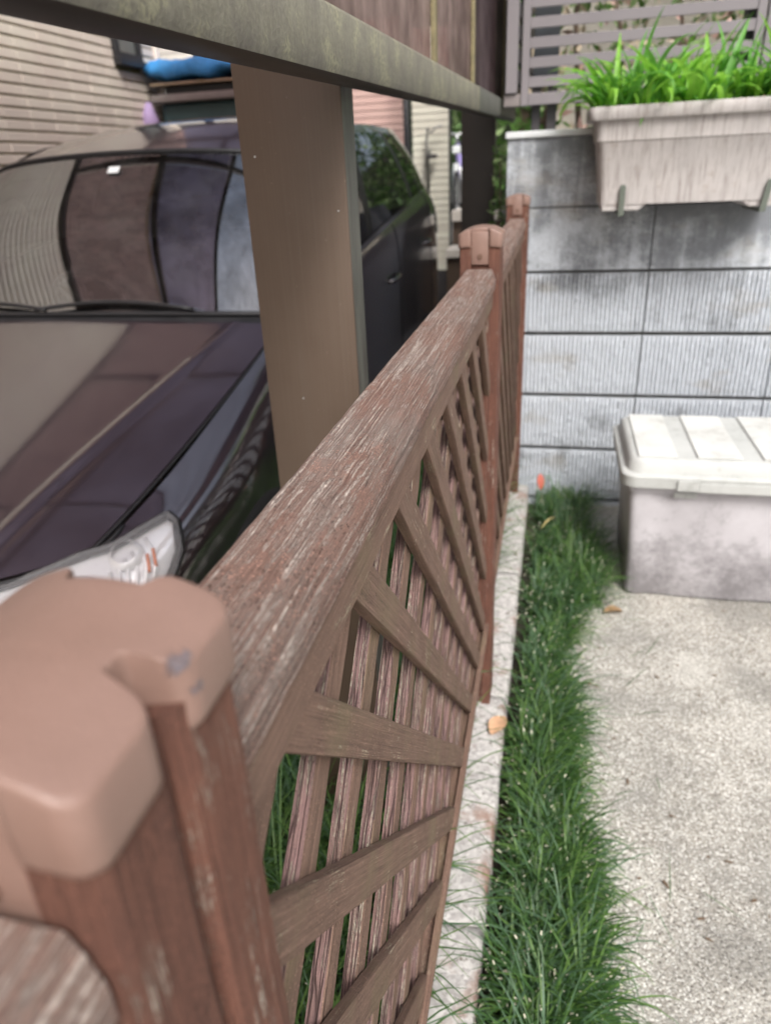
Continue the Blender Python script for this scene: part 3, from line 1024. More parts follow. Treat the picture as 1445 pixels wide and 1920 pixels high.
# window
bb = B()
for bx_ in ((W0, W0 + .04, WZ0, WZ1), (W1 - .04, W1, WZ0, WZ1), (W0 + .04, W1 - .04, WZ0, WZ0 + .035), (W0 + .04, W1 - .04, WZ1 - .04, WZ1)):
    bb.box(HX - .012, HX + .035, bx_[0], bx_[1], bx_[2], bx_[3], .002)
win = bb.obj("window", BLACKP, house, (HX, (W0 + W1) / 2, WZ0))
bb = B(); bb.box(HX + .0, HX + .055, W0 - .01, W1 + .01, WZ0 - .045, WZ0 - .002, .003); bb.obj("sill", BLACKP, win, (HX, (W0 + W1) / 2, WZ0))
bb = B(); bb.box(HX - .004, HX + .004, W0 + .041, W1 - .041, WZ0 + .036, WZ1 - .041)
bb.obj("pane", simple("frosted_pane", (.16, .165, .15), .35), win, (HX, (W0 + W1) / 2, WZ0))
bb = B(); bb.box(HX - .05, HX + .03, 5.77, 5.80, -1.4, 3.1); bb.obj("corner_trim", TILE, house, (HX, 5.78, 0))

# ------------------------------------------------------------------ houses at the back
def siding(name, label, x0, x1, Y, z0, z1, mat, cat="house", step=.057, back=TILEBACK):
    t = thing(name, ((x0 + x1) / 2, Y + .1, GC), label, cat)
    bb = B(); bb.box(x0, x1, Y + .016, Y + .2, GC, z1 + .6); bb.obj("wall", DKGREY, t, ((x0 + x1) / 2, Y + .1, GC))
    lb = B(); lb.prism([(Y + .016, -step / 2), (Y + .004, -step / 2), (Y + .006, -step / 2 + .008), (Y + .011, step / 2 - .002), (Y + .016, step / 2 - .002)], 0, x0, x1)
    me = None
    z = z0
    while z < z1:
        if me is None:
            bmesh.ops.translate(lb.bm, vec=(-(x0 + x1) / 2, -Y, 0), verts=lb.bm.verts)
            me = lb.me("siding_board", mat)
        obj("siding_board", me, t, ((x0 + x1) / 2, Y, z + step / 2))
        z += step
    return t


siding("cream_house", "cream sided house beyond the blue tarpaulin at the back of the carport", -4.6, -2.42, 7.3, -.2, 1.4, CREAMS)
siding("pink_house", "pinkish sided house wall behind the roof of the dark car", -2.41, -1.37, 7.2, -.5, 1.1, PINKS)
siding("beige_house", "pale beige sided wall right of the black downpipe", -1.30, -.98, 7.05, -.9, 1.0, BEIGES)
bb = B(); bb.tube([(-1.335, 6.96, GC), (-1.335, 6.96, 1.6)], .026, 12)
tag(bb.obj("downpipe", BLACKP, None, (-1.335, 6.96, GC)), "black vertical downpipe between the pinkish wall and the beige wall", "downpipe")
# dark garden beyond the bicycles
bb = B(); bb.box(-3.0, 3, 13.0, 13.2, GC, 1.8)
tag(bb.obj("back_boundary_wall", simple("dark_green_grey_render", (.10, .11, .085), .9), None, (0, 13.1, GC)), "dark green-grey boundary wall far behind the bicycle", "wall")  # render in a dark green-grey tone all over
# steps by the second pillar
stp = thing("brick_step", (-.72, 5.75, GC), "brown brick step edge with pale coping right of the car's tail", "step")
for k, (z0, z1, y0, y1, mt) in enumerate(((-1.41, -.66, 5.9, 6.2, BRONZE), (-.66, -.60, 5.86, 6.2, CREAMS), (-.6, -.42, 6.25, 6.6, BRONZE), (-.42, -.34, 6.2, 6.6, CREAMS))):
    bb = B(); bb.box(-.84, -.45, y0, y1, z0, z1, .004); bb.obj("step_riser" if mt is BRONZE else "step_coping", mt, stp, (-.72, y0, z0))

# ------------------------------------------------------------------ stacked boxes under the tarpaulin
stk = thing("storage_stack", (-2.5, 5.8, GC), "stack of dark storage boxes with grey lids behind the car roof", "storage boxes")
bb = B(); bb.box(-2.94, -1.9, 5.56, 6.1, GC, .36, .02); bb.obj("cabinet", DKGREY, stk, (-2.5, 5.8, GC))
bb = B(); bb.box(-2.90, -1.9, 5.56, 6.1, .365, .49, .02); bb.obj("green_box", GREENBOX, stk, (-2.5, 5.8, .4))
bb = B(); bb.box(-2.94, -1.86, 5.5, 6.14, .492, .545, .012); bb.obj("box_lid", simple("grey_lid", (.17, .15, .14), .6), stk, (-2.5, 5.8, .5))
bb = B(); bb.box(-2.86, -1.92, 5.58, 6.05, .547, .60, .01); bb.obj("crate", BLACKP, stk, (-2.5, 5.8, .57))
bb = B(); bb.box(-2.93, -1.88, 5.5, 6.1, .602, .615, .002); bb.obj("board", simple("plywood", (.32, .24, .16), .8), stk, (-2.5, 5.8, .6))
P = []
N = 60
for i in range(N + 1):
    row = []
    for j in range(21):
        u, v = i / N, j / 20
        x = -3.0 + 1.16 * u
        a = v * 2 * math.pi
        h = .062 + .03 * noise.noise(Vector((x * 5, 0, 1))) + .012 * math.sin(x * 17)
        w = .34
        e = min(1, math.sin(math.pi * min(max(u, .0), 1)) * 4) ** .5
        cc, ss = math.cos(a), math.sin(a)
        q = Vector((x, 5.8 + w * math.copysign(abs(cc) ** .5, cc) * (.6 + .4 * e), .70 + h * math.copysign(abs(ss) ** .6, ss) * (e * .85 + .15)))
        q += Vector((0, 1, 1)) * .016 * noise.noise(Vector((x * 22, a * 3, 2)))
        q.z += .02 * noise.noise(Vector((x * 6, a, 5)))
        row.append(q)
    P.append(row)
tag(B().grid(P).obj("tarpaulin", TARPM, None, (-2.5, 5.8, .68)), "bright blue tarpaulin bundled on top of the stacked storage boxes", "tarpaulin")
bb = B(); bb.tube([(-2.965, 5.5, .5), (-2.965, 5.49, .42), (-2.96, 5.5, .34), (-2.96, 5.5, .30)], [.02, .05, .075, .05], 10)
tag(bb.obj("lilac_bag", LILAC, None, (-2.965, 5.5, .3)), "lilac cloth bag hanging beside the dark green storage box", "bag")


# ------------------------------------------------------------------ the car
CX = -1.61
car = thing("parked_car", (CX, 3.2, GC), "dark plum estate car parked nose out under the carport", "car")


def spline(pts, t):
    """Catmull-Rom through pts, t in 0..len-1"""
    n = len(pts)
    i = min(int(t), n - 2); f = t - i
    p = [pts[max(i - 1, 0)], pts[i], pts[i + 1], pts[min(i + 2, n - 1)]]
    return 0.5 * ((2 * p[1]) + (-p[0] + p[2]) * f + (2 * p[0] - 5 * p[1] + 4 * p[2] - p[3]) * f * f + (-p[0] + 3 * p[1] - 3 * p[2] + p[3]) * f ** 3)


def C3(y, hw, h): return Vector((CX + hw, y, GC + h))


def mir(p): return Vector((2 * CX - p.x, p.y, p.z))


ST = [
    [(.90, 0, .22), (.84, 0, .40), (.86, 0, .53), (.90, 0, .585), (.96, 0, .63)],
    [(.93, .40, .22), (.87, .40, .40), (.90, .42, .51), (.96, .43, .565), (1.08, .41, .615)],
    [(1.02, .66, .22), (.97, .68, .40), (1.0, .68, .53), (1.09, .68, .60), (1.21, .645, .672)],
    [(1.2, .78, .22), (1.16, .80, .40), (1.18, .805, .55), (1.265, .79, .675), (1.31, .69, .712)],
    [(1.5, .82, .22), (1.5, .85, .42), (1.5, .857, .60), (1.5, .835, .735), (1.5, .735, .783)],
    [(1.85, .83, .22), (1.85, .86, .42), (1.85, .866, .63), (1.85, .85, .835), (1.85, .775, .90)],
    [(2.15, .83, .22), (2.15, .86, .42), (2.15, .868, .64), (2.15, .853, .915), (2.15, .795, .985)],
    [(2.5, .83, .22), (2.5, .86, .42), (2.5, .87, .66), (2.5, .858, .965), (2.5, .82, 1.045)],
    [(3.0, .83, .22), (3.0, .86, .42), (3.0, .87, .68), (3.0, .86, 1.02), (3.0, .83, 1.11)],
    [(3.8, .83, .22), (3.8, .86, .42), (3.8, .87, .72), (3.8, .86, 1.09), (3.8, .825, 1.195)],
    [(4.5, .83, .24), (4.5, .86, .44), (4.5, .866, .76), (4.5, .853, 1.15), (4.5, .81, 1.27)],
    [(4.9, .81, .27), (4.92, .84, .46), (4.92, .845, .78), (4.9, .83, 1.15), (4.87, .78, 1.29)],
    [(5.25, .74, .30), (5.3, .76, .48), (5.3, .77, .78), (5.24, .765, 1.10), (5.14, .70, 1.29)],
    [(5.42, .55, .32), (5.49, .57, .5), (5.48, .57, .78), (5.40, .58, 1.08), (5.25, .56, 1.29)],
    [(5.5, 0, .32), (5.58, 0, .5), (5.56, 0, .78), (5.48, 0, 1.08), (5.32, 0, 1.29)],
]
STV = [[C3(*q) for q in s_] for s_ in ST]


def shell(t, v, off=0):
    """t along the stations, v 0..4 up the side"""
    col = [spline([STV[i][k] for i in range(len(STV))], t) for k in range(5)]
    return spline(col, v)


def shell_off(t, v, off):
    p = shell(t, v); e = .02
    a = shell(min(t + e, len(ST) - 1), v) - shell(max(t - e, 0), v); c = shell(t, min(v + e, 4)) - shell(t, max(v - e, 0))
    n = a.cross(c).normalized()
    if (p - Vector((CX, min(max(p.y, 1.5), 5.0), p.z))).dot(n) < 0: n = -n
    return p + n * off


TT = [i * .125 for i in range((len(ST) - 1) * 8 + 1)]
VV = [i * .25 for i in range(17)]
bb = B()
for mrr in (False, True):
    P = [[(mir(shell(t, v)) if mrr else shell(t, v)) for v in VV] for t in TT]
    bb.grid(P, flip=mrr)
body = bb.obj("body", PAINT, car, (CX, 3.2, GC))

# hood: even polynomials across, one cubic lengthwise
HC = [  # Y0, Y2, half width, h0, h2, h4
    (.965, .235, .645, .640, .0, .035),
    (1.28, .120, .705, .765, -.013, .0),
    (1.70, .045, .762, .895, -.025, .0),
    (2.10, .040, .790, 1.000, -.020, .0)]
HK = (0, .28, .65, 1.0)


def lag(k, v):
    r = 0
    for i in range(4):
        w = 1
        for j in range(4):
            if j != i: w *= (v - HK[j]) / (HK[i] - HK[j])
        r += w * HC[i][k]
    return r


def hood(u, v):
    p = C3(lag(0, v) + lag(1, v) * u * u, lag(2, v) * u, lag(3, v) + lag(4, v) * u * u + lag(5, v) * u ** 4)
    # raised crease line
    uc = .61 + .20 * v
    d = (u - uc)
    p.z += .0045 * math.exp(-(d / .022) ** 2)
    return p


bb = B()
NU, NV = 80, 60
for mrr in (False, True):
    P = []
    for i in range(NU + 1):
        u = i / NU * .992
        P.append([(mir(hood(u, j / NV)) if mrr else hood(u, j / NV)) + Vector((0, 0, .004)) for j in range(NV + 1)])
    bb.grid(P, flip=not mrr)
bb.obj("hood", PAINT, car, (CX, 1.6, GC + .8))
for mrr in (False, True):
    pts = []
    for j in range(31):
        p = hood(.998, j / 30) + Vector((0, 0, -.001)); pts.append(mir(p) if mrr else p)
    bb = B(); bb.tube(pts, .0045, 6)
    bb.obj("hood_seam", BLACKP, car, (CX, 1.6, GC + .8))
bb = B()
for mrr in (False, True):
    pts = [hood(u_ / 20 * .998, 0) + Vector((0, -.006, -.006)) for u_ in range(21)] + [shell_off(t, 4, .001) for t in (2.3, 2.6, 2.8)]
    bb.tube([mir(p) if mrr else p for p in pts], .006, 6)
bb.obj("hood_front_gap", BLACKP, car, (CX, 1.1, GC + .6))
# headlights
for mrr in (False, True):
    T0, T1 = .75, 3.22

    def lampgrid(off, n=36, m=14):
        P = []
        for i in range(n + 1):
            t = T0 + (T1 - T0) * i / n
            e = min(1, (1 - i / n) * 11) ** .5; e2 = min(1, (i / n) * 3 + .25)
            vhi = 3.93 - .62 * max(0, (t - 1.9) / 1.3); vlo = vhi - .22 - (vhi - .22 - 2.35) * e * e2
            P.append([(lambda q: mir(q) if mrr else q)(shell_off(t, vlo + (vhi - vlo) * j / m, off)) for j in range(m + 1)])
        return P
    hl = B().grid(lampgrid(.004), flip=mrr).obj("headlight", REFLECT, car, (CX + (-.7 if mrr else .7), 1.1, GC + .6))
    # faceted reflector bowls and bulbs in front of the reflector
    rb = B()
    for (t, v, r) in ((1.25, 3.2, .05), (1.95, 3.2, .055), (2.55, 3.35, .04)):
        c = shell_off(t, v, .006); nn = (shell_off(t, v, .03) - c).normalized()
        if mrr: c = mir(c); nn = Vector((-nn.x, nn.y, nn.z))
        rb.tube([c, c + nn * .010, c + nn * .016], [r, r * .93, r * .72], 20, cap=False)
    rb.obj("reflector_bowl", REFLECT, hl, WL[hl])
    fl = B()
    for k in range(6):
        t = 2.3 + k * .11
        pts = [shell_off(t, 2.55 + .75 * q / 4, .009) for q in range(5)]
        fl.tube([mir(p) for p in pts] if mrr else pts, .0045, 6)
    fl.obj("reflector_flute", REFLECT, hl, WL[hl])
    ab = B()
    for t in (2.78, 2.86):
        c = shell_off(t, 2.75, .012); c2 = shell_off(t, 3.05, .012)
        if mrr: c, c2 = mir(c), mir(c2)
        ab.tube([c, c2], .004, 8)
    ab.obj("indicator_bulb", AMBER, hl, WL[hl])
    B().grid(lampgrid(.026), flip=mrr).obj("lamp_cover", LENS, hl, WL[hl])
    rim = []
    g_ = lampgrid(.014)
    rim = [r_[-1] for r_ in g_] + g_[-1][::-1] + [r_[0] for r_ in g_][::-1]
    tb_ = B(); tb_.tube(rim, .011, 6); tb_.obj("lamp_rim", BLACKP, hl, WL[hl])
# grille and bumper intake
bb = B()
for k in range(4):
    v = 2.15 + k * .38
    pts = [shell_off(t, v, .006) for t in [i * .08 for i in range(9)]]
    pts = [mir(p) for p in pts[::-1]] + pts[1:]
    bb.tube(pts, .009, 6)
bb.obj("grille", CHROME, car, (CX, .9, GC + .5))
bb = B()
P = [[shell_off(t, v, .003) for v in (.3, .7, 1.1)] for t in [i * .1 for i in range(11)]]
bb.grid(P); bb.grid([[mir(p) for p in r_] for r_ in P], flip=True)
bb.obj("bumper_intake", BLACKP, car, (CX, .9, GC + .3))

# glass house
def interp(pts, u): return spline([Vector(p) for p in pts], u * (len(pts) - 1))


def wsb(u): return C3(2.15 + .02 * u * u + .09 * u ** 6, .79 * u, 1.015 - .006 * u * u - .019 * u ** 6)
def wst(u): return C3(2.70 + .06 * u * u + .10 * u ** 5, .665 * u, 1.50 - .03 * u * u - .015 * u ** 5)


def wsh(u, v):
    a, c = wsb(u), wst(u)
    p = a.lerp(c, v); p.z += .028 * math.sin(math.pi * v); p.y -= .02 * math.sin(math.pi * v)
    return p


bb = B()
for mrr in (False, True):
    bb.grid([[(mir(wsh(i / 24, j / 16)) if mrr else wsh(i / 24, j / 16)) for j in range(17)] for i in range(25)], flip=mrr)
ws = bb.obj("windshield", WSHIELD, car, (CX, 2.4, GC + 1.2))
bb = B()
pts = [wsh(i / 24, 1) for i in range(25)]; pts = [mir(p) for p in pts[::-1]] + pts[1:]
bb.tube([p + Vector((0, 0, .003)) for p in pts], .008, 6)
pts = [wsh(i / 24, 0) for i in range(25)]; pts = [mir(p) for p in pts[::-1]] + pts[1:]
bb.tube([p + Vector((0, 0, 0)) for p in pts], .01, 6)
for mrr in (False, True):
    pts = [wsh(1, j / 12) for j in range(13)]
    bb.tube([mir(p) if mrr else p for p in pts], .012, 6)
bb.obj("windshield_seal", BLACKP, car, (CX, 2.4, GC + 1.2))
# sticker, cowl, wipers
c = wsh(.04, .84); bb = B(); bb.box(c.x - .022, c.x + .022, c.y - .002, c.y + .0, c.z - .006, c.z + .024, rot=Matrix.Rotation(math.radians(-48), 3, 'X')); bb.obj("inspection_sticker", WHITEP, ws, tuple(c))
bb = B()
P = []
for i in range(25):
    a = hood(i / 24, 1); c = wsh(i / 24, 0)
    P.append([a + Vector((0, 0, -.012)), a.lerp(c, .5) + Vector((0, 0, -.022)), c + Vector((0, 0, -.003))])
bb.grid(P); bb.grid([[mir(p) for p in r_] for r_ in P], flip=True)
bb.obj("cowl", BLACKP, car, (CX, 2.1, GC + 1))
for (ua, ub, m_) in ((.62, -.10, False), (.05, .72, True)):
    pts = []
    for k in range(13):
        f = k / 12
        u = ua + (ub - ua) * f
        p = wsh(abs(u), .02 + .035 * math.sin(math.pi * f))
        if (u < 0) != m_: p = mir(p)
        pts.append(p + Vector((0, -.02, .006)))
    bb = B(); bb.tube(pts, .007, 6); bb.obj("wiper", BLACKP, car, tuple(pts[0]))
# cabin
CAB = simple("dark_cabin_trim", (.022, .021, .022), .8)
bb = B(); bb.box(CX - .72, CX + .72, 2.32, 5.1, GC + .35, GC + .40, .01); bb.box(CX - .74, CX + .74, 2.30, 2.34, GC + .38, GC + .93); bb.obj("cabin_floor", CAB, car, (CX, 3.6, GC + .4))
bb = B()
bb.prism([(2.26, GC + .93), (2.62, GC + .95), (2.74, GC + .90), (2.74, GC + .70), (2.34, GC + .70)], 0, CX - .70, CX + .70, .015)
bb.obj("dashboard", DKGREY, car, (CX, 2.5, GC + .9))
bb = B(); cst = C3(2.86, -.36, .90)
ring = [Vector((cst.x + .17 * math.cos(a), cst.y - .06 * math.sin(a), cst.z + .165 * math.sin(a))) for a in [2 * math.pi * k / 28 for k in range(29)]]
bb.tube(ring, .013, 6, cap=False)
for k in (0, 10, 18): bb.tube([cst, ring[k]], .012, 6)
bb.obj("steering_wheel", DKGREY, car, tuple(cst))
for (sx_, sy_) in ((-.36, 3.25), (.36, 3.25), (-.38, 4.2), (.38, 4.2)):
    bb = B(); bb.box(CX + sx_ - .25, CX + sx_ + .25, sy_ - .22, sy_ + .25, GC + .42, GC + .60, .05, 3)
    bb.box(CX + sx_ - .24, CX + sx_ + .24, sy_ + .20, sy_ + .34, GC + .58, GC + 1.12, .05, 3, rot=Matrix.Rotation(math.radians(-14), 3, 'X'))
    bb.box(CX + sx_ - .12, CX + sx_ + .12, sy_ + .31, sy_ + .40, GC + 1.14, GC + 1.30, .03, 3)
    bb.obj("seat", CAB, car, (CX + sx_, sy_, GC + .5))
bb = B(); bb.box(CX - .12, CX + .12, 2.88, 2.90, GC + 1.34, GC + 1.40, .01); bb.obj("rear_view_mirror", BLACKP, car, (CX, 2.89, GC + 1.37))
# sides: glass, pillars, roof
sg_b = [C3(2.27, .80, .995), C3(2.9, .828, 1.10), C3(3.6, .825, 1.175), C3(4.3, .812, 1.245), C3(4.85, .775, 1.292), C3(5.18, .69, 1.295)]
sg_t = [C3(2.87, .665, 1.455), C3(3.2, .672, 1.545), C3(3.7, .668, 1.59), C3(4.2, .655, 1.60), C3(4.7, .63, 1.598), C3(5.05, .545, 1.575)]


def sidep(u, v, o=0):
    p = interp(sg_b, u).lerp(interp(sg_t, u), v)
    p.x += .02 * math.sin(math.pi * v) + o
    return p


for mrr in (False, True):
    nm = ["side_window"] * 4
    for (u0, u1, v0, v1, mt, n_) in ((.04, .27, .03, .93, SGLASS, "side_window"), (.30, .57, .03, .93, SGLASS, "side_window"), (.60, .90, .03, .92, SGLASS, "side_window"),
                                     (.0, 1, -.02, .03, CHROME, "belt_trim"), (.0, 1, .93, 1.02, PAINT, "roof_rail"), (.27, .30, .03, .93, BLACKP, "door_pillar"), (.57, .60, .03, .93, BLACKP, "door_pillar"), (.90, 1, .03, .93, PAINT, "rear_pillar"), (.0, .04, .03, .93, PAINT, "front_pillar")):
        nu = max(2, int((u1 - u0) * 40)); nv = 8 if v1 - v0 > .2 else 2
        o_ = .006 if mt is CHROME else 0
        P = [[sidep(u0 + (u1 - u0) * i / nu, v0 + (v1 - v0) * j / nv, o_) for j in range(nv + 1)] for i in range(nu + 1)]
        if mrr: P = [[mir(p) for p in r_] for r_ in P]
        B().grid(P, flip=mrr).obj(n_, mt, car, (CX + (-.75 if mrr else .75), 3.5, GC + 1.2))
# trim line under the windows
rf_c = [C3(2.70, 0, 1.50), C3(3.15, 0, 1.61), C3(3.7, 0, 1.665), C3(4.3, 0, 1.672), C3(4.8, 0, 1.65), C3(5.22, 0, 1.595)]


def roofp(u, v):
    c_ = interp(rf_c, v); e_ = sidep(v, 1.0)
    f = wst(u)
    # blend of centre and edge lines with a crown, front row follows the windshield top
    s_ = math.sin(u * math.pi / 2)
    p = Vector((CX + (e_.x - CX) * u, c_.y + (e_.y - c_.y) * (u ** 2), e_.z + (c_.z - e_.z) * (1 - u ** 2.4)))
    k = max(0, 1 - v * 6)
    return p.lerp(f, k) if k > 0 else p


bb = B()
for mrr in (False, True):
    P = [[(mir(roofp(i / 24, j / 40)) if mrr else roofp(i / 24, j / 40)) for j in range(41)] for i in range(25)]
    bb.grid(P, flip=not mrr)
bb.obj("roof", PAINT, car, (CX, 4, GC + 1.6))
bb = B()
for mrr in (False, True):
    P = [[(lambda a, c, m_: (mir(a.lerp(c, m_)) if mrr else a.lerp(c, m_)))(spline([C3(5.32, 0, 1.29), C3(5.28, .35, 1.29), C3(5.18, .69, 1.295)], i / 12 * 2), roofp(i / 12, 1), j / 6) for j in range(7)] for i in range(13)]
    bb.grid(P, flip=mrr)
bb.obj("rear_window", SGLASS, car, (CX, 5.2, GC + 1.4))
# door handles, seams, mirrors, tail lamps, wheels
for mrr in (False, True):
    def mm(p): return mir(p) if mrr else p
    for (t, v) in ((8.55, 2.62), (9.80, 2.62)):
        a = shell_off(t - .08, v, .022); c = shell_off(t + .08, v, .022)
        bb = B(); bb.tube([mm(shell_off(t - .1, v, .0)), mm(a), mm(c), mm(shell_off(t + .1, v, .0))], .010, 8)
        bb.obj("door_handle", PAINT, car, tuple(mm(a)))
    for t in (6.5, 8.75, 10.15):
        bb = B(); bb.tube([mm(shell_off(t, v / 10, .0005)) for v in range(4, 41, 2)], .003, 5); bb.obj("door_seam", BLACKP, car, tuple(mm(shell(t, 2))))
    bb = B()
    c = C3(2.33, .885, 1.06)
    bmesh.ops.create_uvsphere(bb.bm, u_segments=20, v_segments=12, radius=1)
    for v in bb.bm.verts: v.co = mm(Vector((c.x + v.co.x * .075, c.y + v.co.y * .06 * (1 if v.co.y < 0 else .5), c.z + v.co.z * .07)))
    bb.obj("wing_mirror", PAINT, car, tuple(mm(c)), smooth=True)
    P = [[mm(shell_off(11.5 + i * .1, 2.6 + j * .15, .008)) for j in range(9)] for i in range(12)]
    B().grid(P, flip=mrr).obj("tail_lamp", REDL, car, tuple(mm(shell(12, 3))))
    for yw in (1.66, 4.3):
        xw = CX + (-1 if mrr else 1) * .80
        sgn = -1 if mrr else 1
        w = B()
        prof = [(-.1, .2), (-.1, .29), (-.08, .315), (.055, .315), (.075, .29), (.075, .2)]
        P = [[(xw + sgn * a, yw + r * math.cos(t), GC + .315 + r * math.sin(t)) for a, r in prof] for t in [2 * math.pi * k / 40 for k in range(41)]]
        w.grid(P)
        wo = w.obj("wheel", RUBBER, car, (xw, yw, GC + .31))
        w = B(); w.tube([(xw - sgn * .02, yw, GC + .315), (xw + sgn * .05, yw, GC + .315), (xw + sgn * .072, yw, GC + .315)], [.2, .2, .19], 32)
        w.obj("rim", SILVER, wo, (xw, yw, GC + .31))


# ------------------------------------------------------------------ leaves and grass
def blade_pts(base, az, lean0, length, curl, w, nseg=5, taper=1.0, tip_short=0):
    """a curved ribbon; returns left/right points"""
    pts = []
    p = np.array(base, float); ang = lean0
    dx, dy = math.cos(az), math.sin(az)
    side = np.array([-dy, dx, 0])
    seg = length / nseg
    L_, R_ = [], []
    for k in range(nseg + 1):
        f = k / nseg
        if tip_short and k == nseg: p = p - d * (seg - min(seg, tip_short))
        ww = w * (min(1, .55 + 2.2 * f) if f < .25 else (1 - ((f - .25) / .75) ** 2.2 * taper)) / 2
        ww = max(ww, w * .04)
        L_.append(p - side * ww); R_.append(p + side * ww)
        d = np.array([math.sin(ang) * dx, math.sin(ang) * dy, math.cos(ang)])
        p = p + d * seg
        ang += curl / nseg * (.5 + f)
    return L_, R_


def grass(name, label, spots, mats, tip=True, kind='stuff', cat=None, zmin=None):
    V, F, MI = [], [], []
    for (x, y, z, az, lean, ln, curl, w, mi, tp) in spots:
        L_, R_ = blade_pts((x, y, z), az, lean, ln, curl, w, 6, .5 if tp else .8, .007 if tp else 0)
        if zmin is not None:
            for q in (L_, R_):
                for p in q: p[2] = max(p[2], zmin + .003)
        n0 = len(V)
        for a, c in zip(L_, R_): V += [a, c]
        for k in range(6):
            F.append((n0 + 2 * k, n0 + 2 * k + 1, n0 + 2 * k + 3, n0 + 2 * k + 2))
            MI.append(len(mats) - 1 if (tp and k == 5) else mi)
    me = mesh(name, V, F, mats, True, MI)
    o = obj(name, me)
    tag(o, label, cat, kind=kind)
    return o


GM = [GRASS1, GRASS2, GRASS3, TIPS]


def tuft_spots(n, fx, fy, z, lnr, wr, spread=.95, tipf=.4, nb=34, dirb=None):
    S = []
    for _ in range(n):
        y = fy(); x = fx(y)
        sz = random.uniform(.75, 1.15)
        hue = random.random()
        for k in range(nb):
            az = random.uniform(0, 2 * math.pi)
            if dirb and random.random() < .25: az = random.gauss(dirb, .6)
            if dirb and x < .03 and math.cos(az) < -.2 and random.random() < .8: az = math.pi - az
            r = random.uniform(0, .016)
            lean = abs(random.gauss(.25, .28)) * spread
            ln = random.uniform(*lnr) * sz
            curl = random.uniform(.8, 2.9)
            mi = 0 if random.random() < .45 else (1 if hue < .5 else 2)
            tp = random.random() < tipf
            if tp: ln *= random.uniform(.5, .85)
            S.append((x + r * math.cos(az), y + r * math.sin(az), z, az, lean, ln, curl, random.uniform(*wr), mi, tp))
    return S


def strip_x(y):
    hi = .09 + .10 * max(0, min(1, (y - 1.65) / .5)) + .02 * math.sin(y * 9) - (.03 if 1.4 < y < 1.7 else 0)
    return random.uniform(-.025, max(.04, hi - .01))


S = tuft_spots(470, strip_x, lambda: random.uniform(.35, 2.68) if random.random() < .6 else random.uniform(.35, 1.4), G - .008, (.08, .175), (.0030, .0046), nb=38, dirb=-.2)
# two bushier clumps
S += tuft_spots(26, lambda y: random.uniform(.03, .11), lambda: random.uniform(.5, .85), G - .005, (.11, .19), (.0034, .005), nb=36, dirb=-.3, tipf=.35)
S += tuft_spots(22, lambda y: random.uniform(.06, .2), lambda: random.uniform(1.95, 2.3), G - .005, (.12, .2), (.0026, .0036), nb=34, dirb=-.3, tipf=.3)
grass("mondo_grass_strip", "dark green mondo grass strip between the kerb and the concrete path", S, GM, zmin=G)
S = tuft_spots(190, lambda y: random.uniform(-.55, -.21), lambda: random.uniform(.2, 2.9), G - .01, (.22, .42), (.003, .0048), nb=26, tipf=.03, spread=.8)
grass("grass_bed", "long bluish green grass growing behind the lattice fence", S, GM, zmin=G - .02)
# dropped blades and leaf litter on the kerb and path
lit = []
for _ in range(60):
    y = random.uniform(.45, 2.0); x = random.uniform(-.05, .34)
    lit.append((x, y, G + .012, random.uniform(0, 6.28), 1.5, random.uniform(.04, .12), .15, .002, 0 if random.random() < .6 else 2, False))
grass("fallen_blades", "loose thin grass blades lying on the edge of the concrete path", lit, GM)

scr = []
for _ in range(70):
    y = random.uniform(.45, 2.0); x = random.uniform(.1, .75)
    scr.append((x, y, G + .006, random.uniform(0, 6.28), 1.5, random.uniform(.006, .02), .3, random.uniform(.002, .006), 0, False))
grass("path_litter", "tiny brown scraps of leaf scattered on the concrete path", scr, [simple("litter_brown", (.14, .09, .055), .85), TIPS])
# round tuft beside the car's flank
tf = []
for k in range(260):
    az = random.uniform(0, 2 * math.pi)
    tf.append((-.60 + random.gauss(0, .015), 2.32 + random.gauss(0, .015), -.84, az, random.uniform(0, 2.2), random.uniform(.06, .095), random.uniform(.1, .6), .004, random.choice((0, 1)), False))
tuft = thing("potted_fern", (-.60, 2.32, G), "small round yellow-green fern between the carport pillar and the car", "plant")
V, F, MI = [], [], []
for (x, y, z, az, lean, ln, curl, w, mi, tp) in tf:
    L_, R_ = blade_pts((x, y, z), az, lean, ln, curl, w, 6, .7); n0 = len(V)
    for a, c in zip(L_, R_): V += [a, c]
    for k in range(6): F.append((n0 + 2 * k, n0 + 2 * k + 1, n0 + 2 * k + 3, n0 + 2 * k + 2)); MI.append(mi)
o = obj("fronds", mesh("fronds", V, F, [leaf_mat("fern_a", (.16, .22, .02), (.26, .33, .04)), leaf_mat("fern_b", (.10, .16, .02), (.2, .26, .03))], True, MI), tuft); o.location = -WL[tuft]
o['kind'] = 'stuff'
bb = B(); bb.tube([(-.60, 2.32, G - .02), (-.60, 2.32, -.85)], [.022, .016], 8); bb.obj("stem", BARK, tuft, (-.6, 2.32, -1.1))


def single_leaf(name, label, loc, az, tilt, L, w, mat, curl=.5, cat="leaf"):
    V, F = [], []
    n = 10
    for k in range(n + 1):
        f = k / n
        ww = w * math.sin(math.pi * min(1, f * .97 + .03)) ** .8 / 2
        a = tilt - curl * f
        x = L * f * math.cos(a) if k else 0; z = L * f * math.sin(a)
        for s_ in (-1, 0, 1):
            V.append((x, s_ * ww, z + abs(s_) * ww * .35))
    for k in range(n):
        for j in range(2):
            a = k * 3 + j; F.append((a, a + 1, a + 4, a + 3))
    o = obj(name, mesh(name, V, F, mat, True), None, loc, (0, 0, az))
    return tag(o, label, cat)


